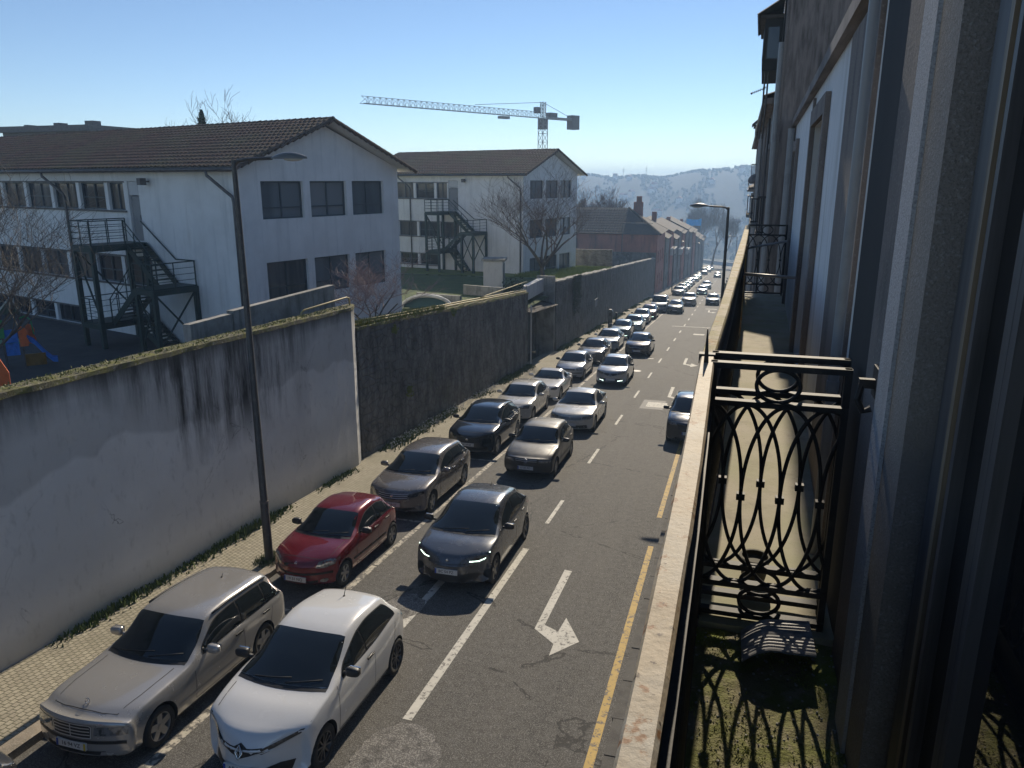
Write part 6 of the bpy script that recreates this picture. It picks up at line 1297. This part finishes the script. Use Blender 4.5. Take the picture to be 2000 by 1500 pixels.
# 6 white compact
p = mkp(4.22,1.77,1.43, .86,2.58, .74,.84, 1.22,.965, 2.0,3.62,1.36,4.02,.98, .94,.98, roofw=.73, pill=[2.72,3.34], dend=3.80, wr=.31, spokes=7, mirr=1, hcol=1, chrome=0, plz=.44, bow0=.38, nose=.86, lamp=[(.44,.66),(.76,.64),(.82,.74),(.78,.78),(.46,.75)], grille=[(-.30,.38),(.30,.38),(.34,.70),(.30,.76),(-.30,.76),(-.34,.70)], badge=('dot', .72, .04))
add_car('hatchback_car', 'white compact hatchback with a tall dark grille, parked just behind the blue-black car', 'car', p, PT['cream'], place(front_at(30.15, 4.22), -8.82))
# 7 white low coupe
p = mkp(4.10,1.79,1.30, .88,2.50, .60,.78, 1.62,.90, 2.26,3.0,1.22,3.56,.94, .87,.92, roofw=.68, peak=2.6, pill=[2.95], dend=3.18, doors=[1.72,3.0], handles=[2.86], wr=.325, spokes=5, mirr=1, hcol=1, plz=.38, bow0=.36, nose=.84, lamp=[(.50,.60),(.72,.58),(.84,.66),(.84,.73),(.66,.71),(.50,.68)], grille=[(-.30,.50),(-.04,.50),(-.04,.66),(-.26,.66)], bars=[[(.04,.50),(.30,.50),(.27,.66),(.04,.66),(.04,.50)]], badge=('dot', .71, .03), hoodw=.72)
add_car('coupe_car', 'low white two-door roadster with a long bonnet, parked sixth on the left', 'car', p, PT['white'], place(front_at(35.05, 4.10), -8.70))
# 8 silver old hatchback
p = mkp(3.95,1.68,1.42, .78,2.50, .69,.80, 1.08,.95, 1.82,3.3,1.33,3.72,.93, .92,.95, roofw=.75, pill=[2.46,3.12], dend=3.45, wr=.29, spokes=8, plz=.40, bow0=.36, nose=.88, strip=.46, lamp=[(.42,.60),(.72,.59),(.76,.70),(.44,.71)], grille=[(-.38,.60),(.38,.60),(.38,.67),(-.38,.67)], bstrip=[(-.74,.44),(-.35,.45),(.35,.45),(.74,.44)])
OLD = add_car('hatchback_car', 'pale silver hatchback with open-looking green side glass, parked seventh on the left', 'car', p, PT['pearl'], place(front_at(41.35, 3.95), -8.64))
# 9 grey saloon
pS = mkp(4.55,1.80,1.44, .86,2.74, .71,.82, 1.36,.95, 2.12,3.45,1.36,4.06,1.03, .93,.99, roofw=.71, pill=[2.86,3.52], dend=3.75, wr=.32, spokes=5, mirr=1, plz=.42, bow0=.40, nose=.84, chrome=1, lamp=[(.44,.64),(.70,.62),(.84,.70),(.84,.77),(.64,.74),(.46,.72)], grille=[(-.28,.55),(-.03,.55),(-.03,.70),(-.26,.70)], bars=[[(.03,.55),(.28,.55),(.26,.70),(.03,.70),(.03,.55)]], badge=('dot', .73, .035), tail=[(.55,.84),(.82,.84),(.84,.96),(.58,.98)])
SAL = add_car('saloon_car', 'dark grey saloon with chrome kidney grilles, parked eighth on the left', 'car', pS, PT['slate'], place(front_at(47.7, 4.55), -8.64))
# 10 grey crossover hatch with boomerang running lights (left lane)
p = mkp(4.32,1.81,1.54, .83,2.77, .68,.89, .98,1.03, 1.98,3.55,1.43,4.08,1.06, 1.02,1.08, roofw=.72, peak=2.55, pill=[2.55,3.32], dend=3.74, doors=[1.28,2.55,3.36], handles=[2.42,3.20], wr=.335, spokes=5, rimm='rim_dark', text='BC 54 PZ', plz=.50, bow0=.46, nose=.80, lampm='darklamp', mirr=0, sticker=1, ant=3.3, antl=.45, tailk=1.0, mz=.12,
    lamp=[(.46,.72),(.62,.69),(.80,.77),(.86,.88),(.74,.81),(.56,.76)], drl=[(.47,.715),(.64,.70),(.76,.745),(.835,.865)], grille=[(-.40,.66),(.40,.66),(.40,.675),(-.40,.675)], badge=('dot', .745, .035), intake=[(-.60,.26),(.60,.26),(.66,.40),(.58,.44),(-.58,.44),(-.66,.40)], tail=[(.40,.92),(.84,.92),(.86,1.0),(.42,.99)], nohoodline=1)
add_car('hatchback_car', 'matt slate grey crossover hatchback with lit angular running lights, second in the left lane', 'car', p, PT['slate'], place(front_at(14.22, 4.32), -5.63, .4))
# 11 black old hatchback
p = mkp(4.15,1.735,1.44, .86,2.51, .72,.80, 1.20,.965, 1.92,3.44,1.36,3.92,.96, .93,.98, roofw=.76, pill=[2.62,3.28], dend=3.62, doors=[1.42,2.62,3.30], handles=[2.48,3.14], wr=.305, spokes=6, text='57 82 PO', plz=.41, bow0=.32, nose=.90, strip=.47, lamp=[(.42,.58),(.74,.58),(.79,.64),(.78,.72),(.42,.725)], grille=[(-.38,.59),(.38,.59),(.38,.72),(-.38,.72)], bars=[[(-.36,.63),(.36,.63)],[(-.36,.68),(.36,.68)]], badge=('roundel', .66, .06), bstrip=[(-.74,.45),(-.38,.46),(.38,.46),(.74,.45)])
add_car('hatchback_car', 'faded black boxy hatchback with a sun-bleached roof, third in the left lane', 'car', p, mk('bleached_black_paint', (.022,.022,.023), .38, .1, layers=[(1.3, (.07,.062,.052), .56, .74)], coat=.4, rlay=(3, .6)), place(front_at(22.72, 4.15), -6.10))
# 12 white saloon-coupe
p = mkp(4.80,1.86,1.42, .95,2.71, .62,.82, 1.36,.955, 2.22,3.55,1.31,4.42,1.02, .94,1.0, roofw=.69, pill=[3.0,3.7], dend=3.95, wr=.33, spokes=5, mirr=1, hcol=1, plz=.40, bow0=.40, nose=.84, chrome=1, lamp=[(.48,.62),(.76,.60),(.87,.68),(.86,.75),(.66,.73),(.50,.71)], grille=[(-.46,.60),(.46,.60),(.46,.69),(-.46,.69)], bars=[[(-.46,.63),(.46,.63)],[(-.46,.67),(.46,.67)]], badge=('roundel', .655, .06), intake=[(-.70,.24),(.70,.24),(.66,.38),(-.66,.38)])
add_car('saloon_car', 'cream white low saloon with chrome barred grille, fourth in the left lane', 'car', p, PT['cream'], place(front_at(29.25, 4.80), -6.02, .3))
# 13 silver-blue hatchback with diamond badge
pH = mkp(4.06,1.73,1.45, .85,2.59, .64,.86, 1.05,.99, 1.92,3.4,1.37,3.85,1.0, .97,1.04, roofw=.72, pill=[2.5,3.14], dend=3.5, wr=.32, spokes=5, plz=.38, bow0=.44, nose=.80, lamp=[(.36,.66),(.58,.64),(.80,.74),(.84,.83),(.66,.79),(.40,.72)], grille=[(-.36,.64),(-.14,.58),(0,.55),(.14,.58),(.36,.64),(.34,.72),(-.34,.72)], badge=('diamond', .655, .085), intake=[(-.62,.24),(.62,.24),(.60,.42),(-.60,.42)], drl=[(.38,.30),(.62,.32)])
HAT = add_car('hatchback_car', 'pale silver-blue hatchback with a large diamond badge, fifth in the left lane', 'car', pH, PT['pearl'], place(front_at(40.5, 4.06), -6.10))
# 14 dark rounded hatchback
p = mkp(4.26,1.77,1.47, .90,2.61, .64,.84, 1.02,.98, 2.05,3.45,1.36,4.0,1.02, .95,1.0, roofw=.70, pill=[2.68,3.3], dend=3.62, wr=.31, spokes=6, plz=.42, bow0=.44, nose=.80, lamp=[(.46,.66),(.66,.64),(.82,.72),(.84,.82),(.66,.79),(.48,.74)], grille=[(-.60,.58),(.60,.58),(.62,.61),(-.62,.61)], bars=[[(-.62,.63),(.62,.63)]])
ROU = add_car('hatchback_car', 'dark purplish rounded hatchback, sixth in the left lane', 'car', p, paint('car_paint_aubergine', (.05,.042,.048), .45, .26, .1), place(front_at(52.4, 4.26), -6.12))
# 15 dark blue SUV in the right lane
p = mkp(4.35,1.84,1.66, .88,2.65, .90,1.0, 1.05,1.13, 1.85,3.8,1.56,4.16,1.16, 1.10,1.15, roofw=.76, pill=[2.6,3.36], dend=3.95, wr=.35, spokes=5, plz=.52, bow0=.36, nose=.86, rails=1, lamp=[(.46,.80),(.72,.78),(.84,.84),(.84,.92),(.48,.90)], grille=[(-.42,.66),(.42,.66),(.44,.82),(-.44,.82)])
SUV = add_car('suv_car', 'dark blue tall car in the right lane, half hidden by the handrail', 'car', p, PT['night'], place(front_at(28.9, 4.35), -1.24, 0))
# van, parked
p = mkp(4.90,1.92,1.94, .93,3.0, .92,1.06, .92,1.19, 1.72,4.5,1.86,4.78,1.2, 1.13,1.15, roofw=.83, pill=[2.5,3.6], dend=4.4, doors=[1.2,2.45,3.7], handles=[2.3], wr=.33, spokes=6, plz=.48, bow0=.36, nose=.86, lamp=[(.50,.74),(.80,.72),(.88,.86),(.84,.96),(.60,.86)], grille=[(-.48,.66),(.48,.66),(.50,.76),(-.50,.76)], bstrip=[(-.8,.44),(0,.45),(.8,.44)])
VAN = add_car('van', 'pale grey van with a big windscreen, parked past the red car in the left row', 'van', p, PT['van_grey'], place(front_at(89.0, 4.9), -8.12))

def children(o): return [c for c in bpy.data.objects if c.parent == o]
def copy_car(src, label, at, pt, cat=None):
    kids = KIDS.setdefault(src.name, [(c, children(c)) for c in children(src)])
    r = src.copy(); COL.objects.link(r); r.matrix_world = at; r['label'] = label
    for c, sub in kids:
        n = c.copy(); COL.objects.link(n); n.parent = r
        if c.name.split('.')[0] == 'body': n.material_slots[0].link = 'OBJECT'; n.material_slots[0].material = pt
        elif c.name.split('.')[0] == 'wing_mirror' and len(n.material_slots) and n.material_slots[0].material.name.startswith('car_paint'): n.material_slots[0].link = 'OBJECT'; n.material_slots[0].material = pt
        for q in sub: m = q.copy(); COL.objects.link(m); m.parent = n
    return r
KIDS = {}
bpy.context.view_layer.update()
for src, L, yf, xc, pt, lab in (
    (SAL, 4.55, 54.1, -8.62, 'pearl', 'pale silver saloon parked ninth on the left, by the parking meter'), (HAT, 4.06, 61.9, -8.72, 'blue_grey', 'blue-grey hatchback parked tenth on the left, behind the parking meter'), (SAL, 4.55, 66.9, -8.40, 'pale_blue', 'pale blue saloon parked eleventh on the left'),
    (OLD, 3.95, 74.6, -8.55, 'pearl', 'small silver hatchback squeezed between the pale blue saloon and the wine red car'), (HAT, 4.06, 80.2, -8.40, 'wine', 'wine red hatchback parked just before the grey van'),
    (ROU, 4.26, 88.4, -6.22, 'teal', 'dark teal hatchback in the left lane, beside the grey van'), (SUV, 4.35, 101., -5.40, 'silver', 'silver tall family car behind the dark teal hatchback'), (HAT, 4.06, 126., -4.75, 'silver', 'silver hatchback following the silver tall family car'), (SAL, 4.55, 143.5, -4.72, 'slate', 'grey saloon last in the far left-lane queue'),
    (SAL, 4.55, 104.0, -2.48, 'black', 'black saloon in the right lane with bright bonnet reflections, beside the silver tall family car'), (SAL, 4.55, 198., -3.95, 'slate', 'lone dark saloon farthest down the right lane'),
    (SAL, 4.55, 121.5, -8.2, 'slate', 'grey saloon parked first after the grey van'), (HAT, 4.06, 131.5, -8.25, 'silver', 'silver hatchback parked second after the grey van'), (OLD, 3.95, 140.5, -8.25, 'blue_grey', 'bluish hatchback parked third after the grey van'), (HAT, 4.06, 149.5, -8.3, 'pearl', 'pale hatchback parked fourth after the grey van'), (SAL, 4.55, 157.2, -8.35, 'slate', 'grey saloon parked fifth after the grey van'), (ROU, 4.26, 172., -8.2, 'silver', 'silver rounded hatchback parked sixth after the grey van'), (HAT, 4.06, 187., -8.15, 'teal', 'dark hatchback parked just before the second van'),
    (VAN, 4.9, 216., -7.9, 'slate', 'dark grey van parked far down the left row'), (SUV, 4.35, 240., -7.6, 'silver', 'tiny silver car parked just beyond the far dark van'), (HAT, 4.06, 262., -7.5, 'pearl', 'tiny pale car parked last at the end of the left row')):
    copy_car(src, lab, place(front_at(yf, L), xc), PT[pt])
# dark car whose tail just enters at the bottom left corner
copy_car(SUV, 'black car whose rear corner just shows at the bottom left', place(front_at(1.85, 4.35), -9.05), PT['black'])

# parking meter on the left pavement and the sign on the wall
t = thing('parking_meter', 'dark parking meter post standing on the left pavement beside the ninth parked car', 'parking meter', (-10.45, 68.5, road(68.5)+.12))
z = road(68.5)+.12; f = MB(); f.box((-10.66,68.35,z),(-10.28,68.65,z+1.15)); f.prism([(-.22,0),(.22,0),(.24,.45),(.12,.62),(-.12,.62),(-.24,.45)], (-10.47,68.33,z+1.15), (1,0,0), (0,0,1), (0,1,0), .34); f.build('housing', mk('meter_housing', (.03,.035,.045), .4), t)
f = MB(); f.box((-10.58,68.31,z+1.2),(-10.36,68.335,z+1.5)); f.build('screen', M['pane_dark'], t)
f = MB(); f.bar((-9.98,68.9,z),(-9.98,68.9,z+1.45),.16); f.build('side_post', M['iron'], t)
f = MB(); f.box((-11.74,67.2,road(67)+2.05),(-11.70,68.6,road(67)+2.75)); tag(f.build('wall_plaque', mk('faded_plaque', (.20,.205,.21), .7)), 'faded grey plaque on the long dark stone wall above the parking meter', 'plaque')
# manhole covers
for x, y, lab in ((-5.4, 46.4, 'round iron manhole cover in the left lane between queueing cars'),):
    f = MB(); f.lathe([(.33,.004),(.33,.010),(.30,.010),(.295,.007),(0,.008)], (x, y, road(y)), (0, SLOPE, 1), 26); tag(f.build('manhole_cover', M['gutter']), lab, 'manhole cover')

# ------------------------------------------------------------------ the air: one even haze round the whole scene
hz = MB(); hz.box((-1750, -80, -110), (1750, 1900, 27)); hm_ = bpy.data.materials.new('haze_air'); hm_.use_nodes = True; tt = hm_.node_tree; tt.nodes.remove(tt.nodes['Principled BSDF'])
v = tt.nodes.new('ShaderNodeVolumePrincipled'); v.inputs['Color'].default_value = (.40,.60,.90,1); v.inputs['Density'].default_value = .0008; v.inputs['Anisotropy'].default_value = .35
tt.links.new(v.outputs[0], tt.nodes['Material Output'].inputs['Volume']); o = hz.build('haze', hm_); o['kind'] = 'stuff'; o['label'] = 'thin bluish haze filling the air over the street and valley'
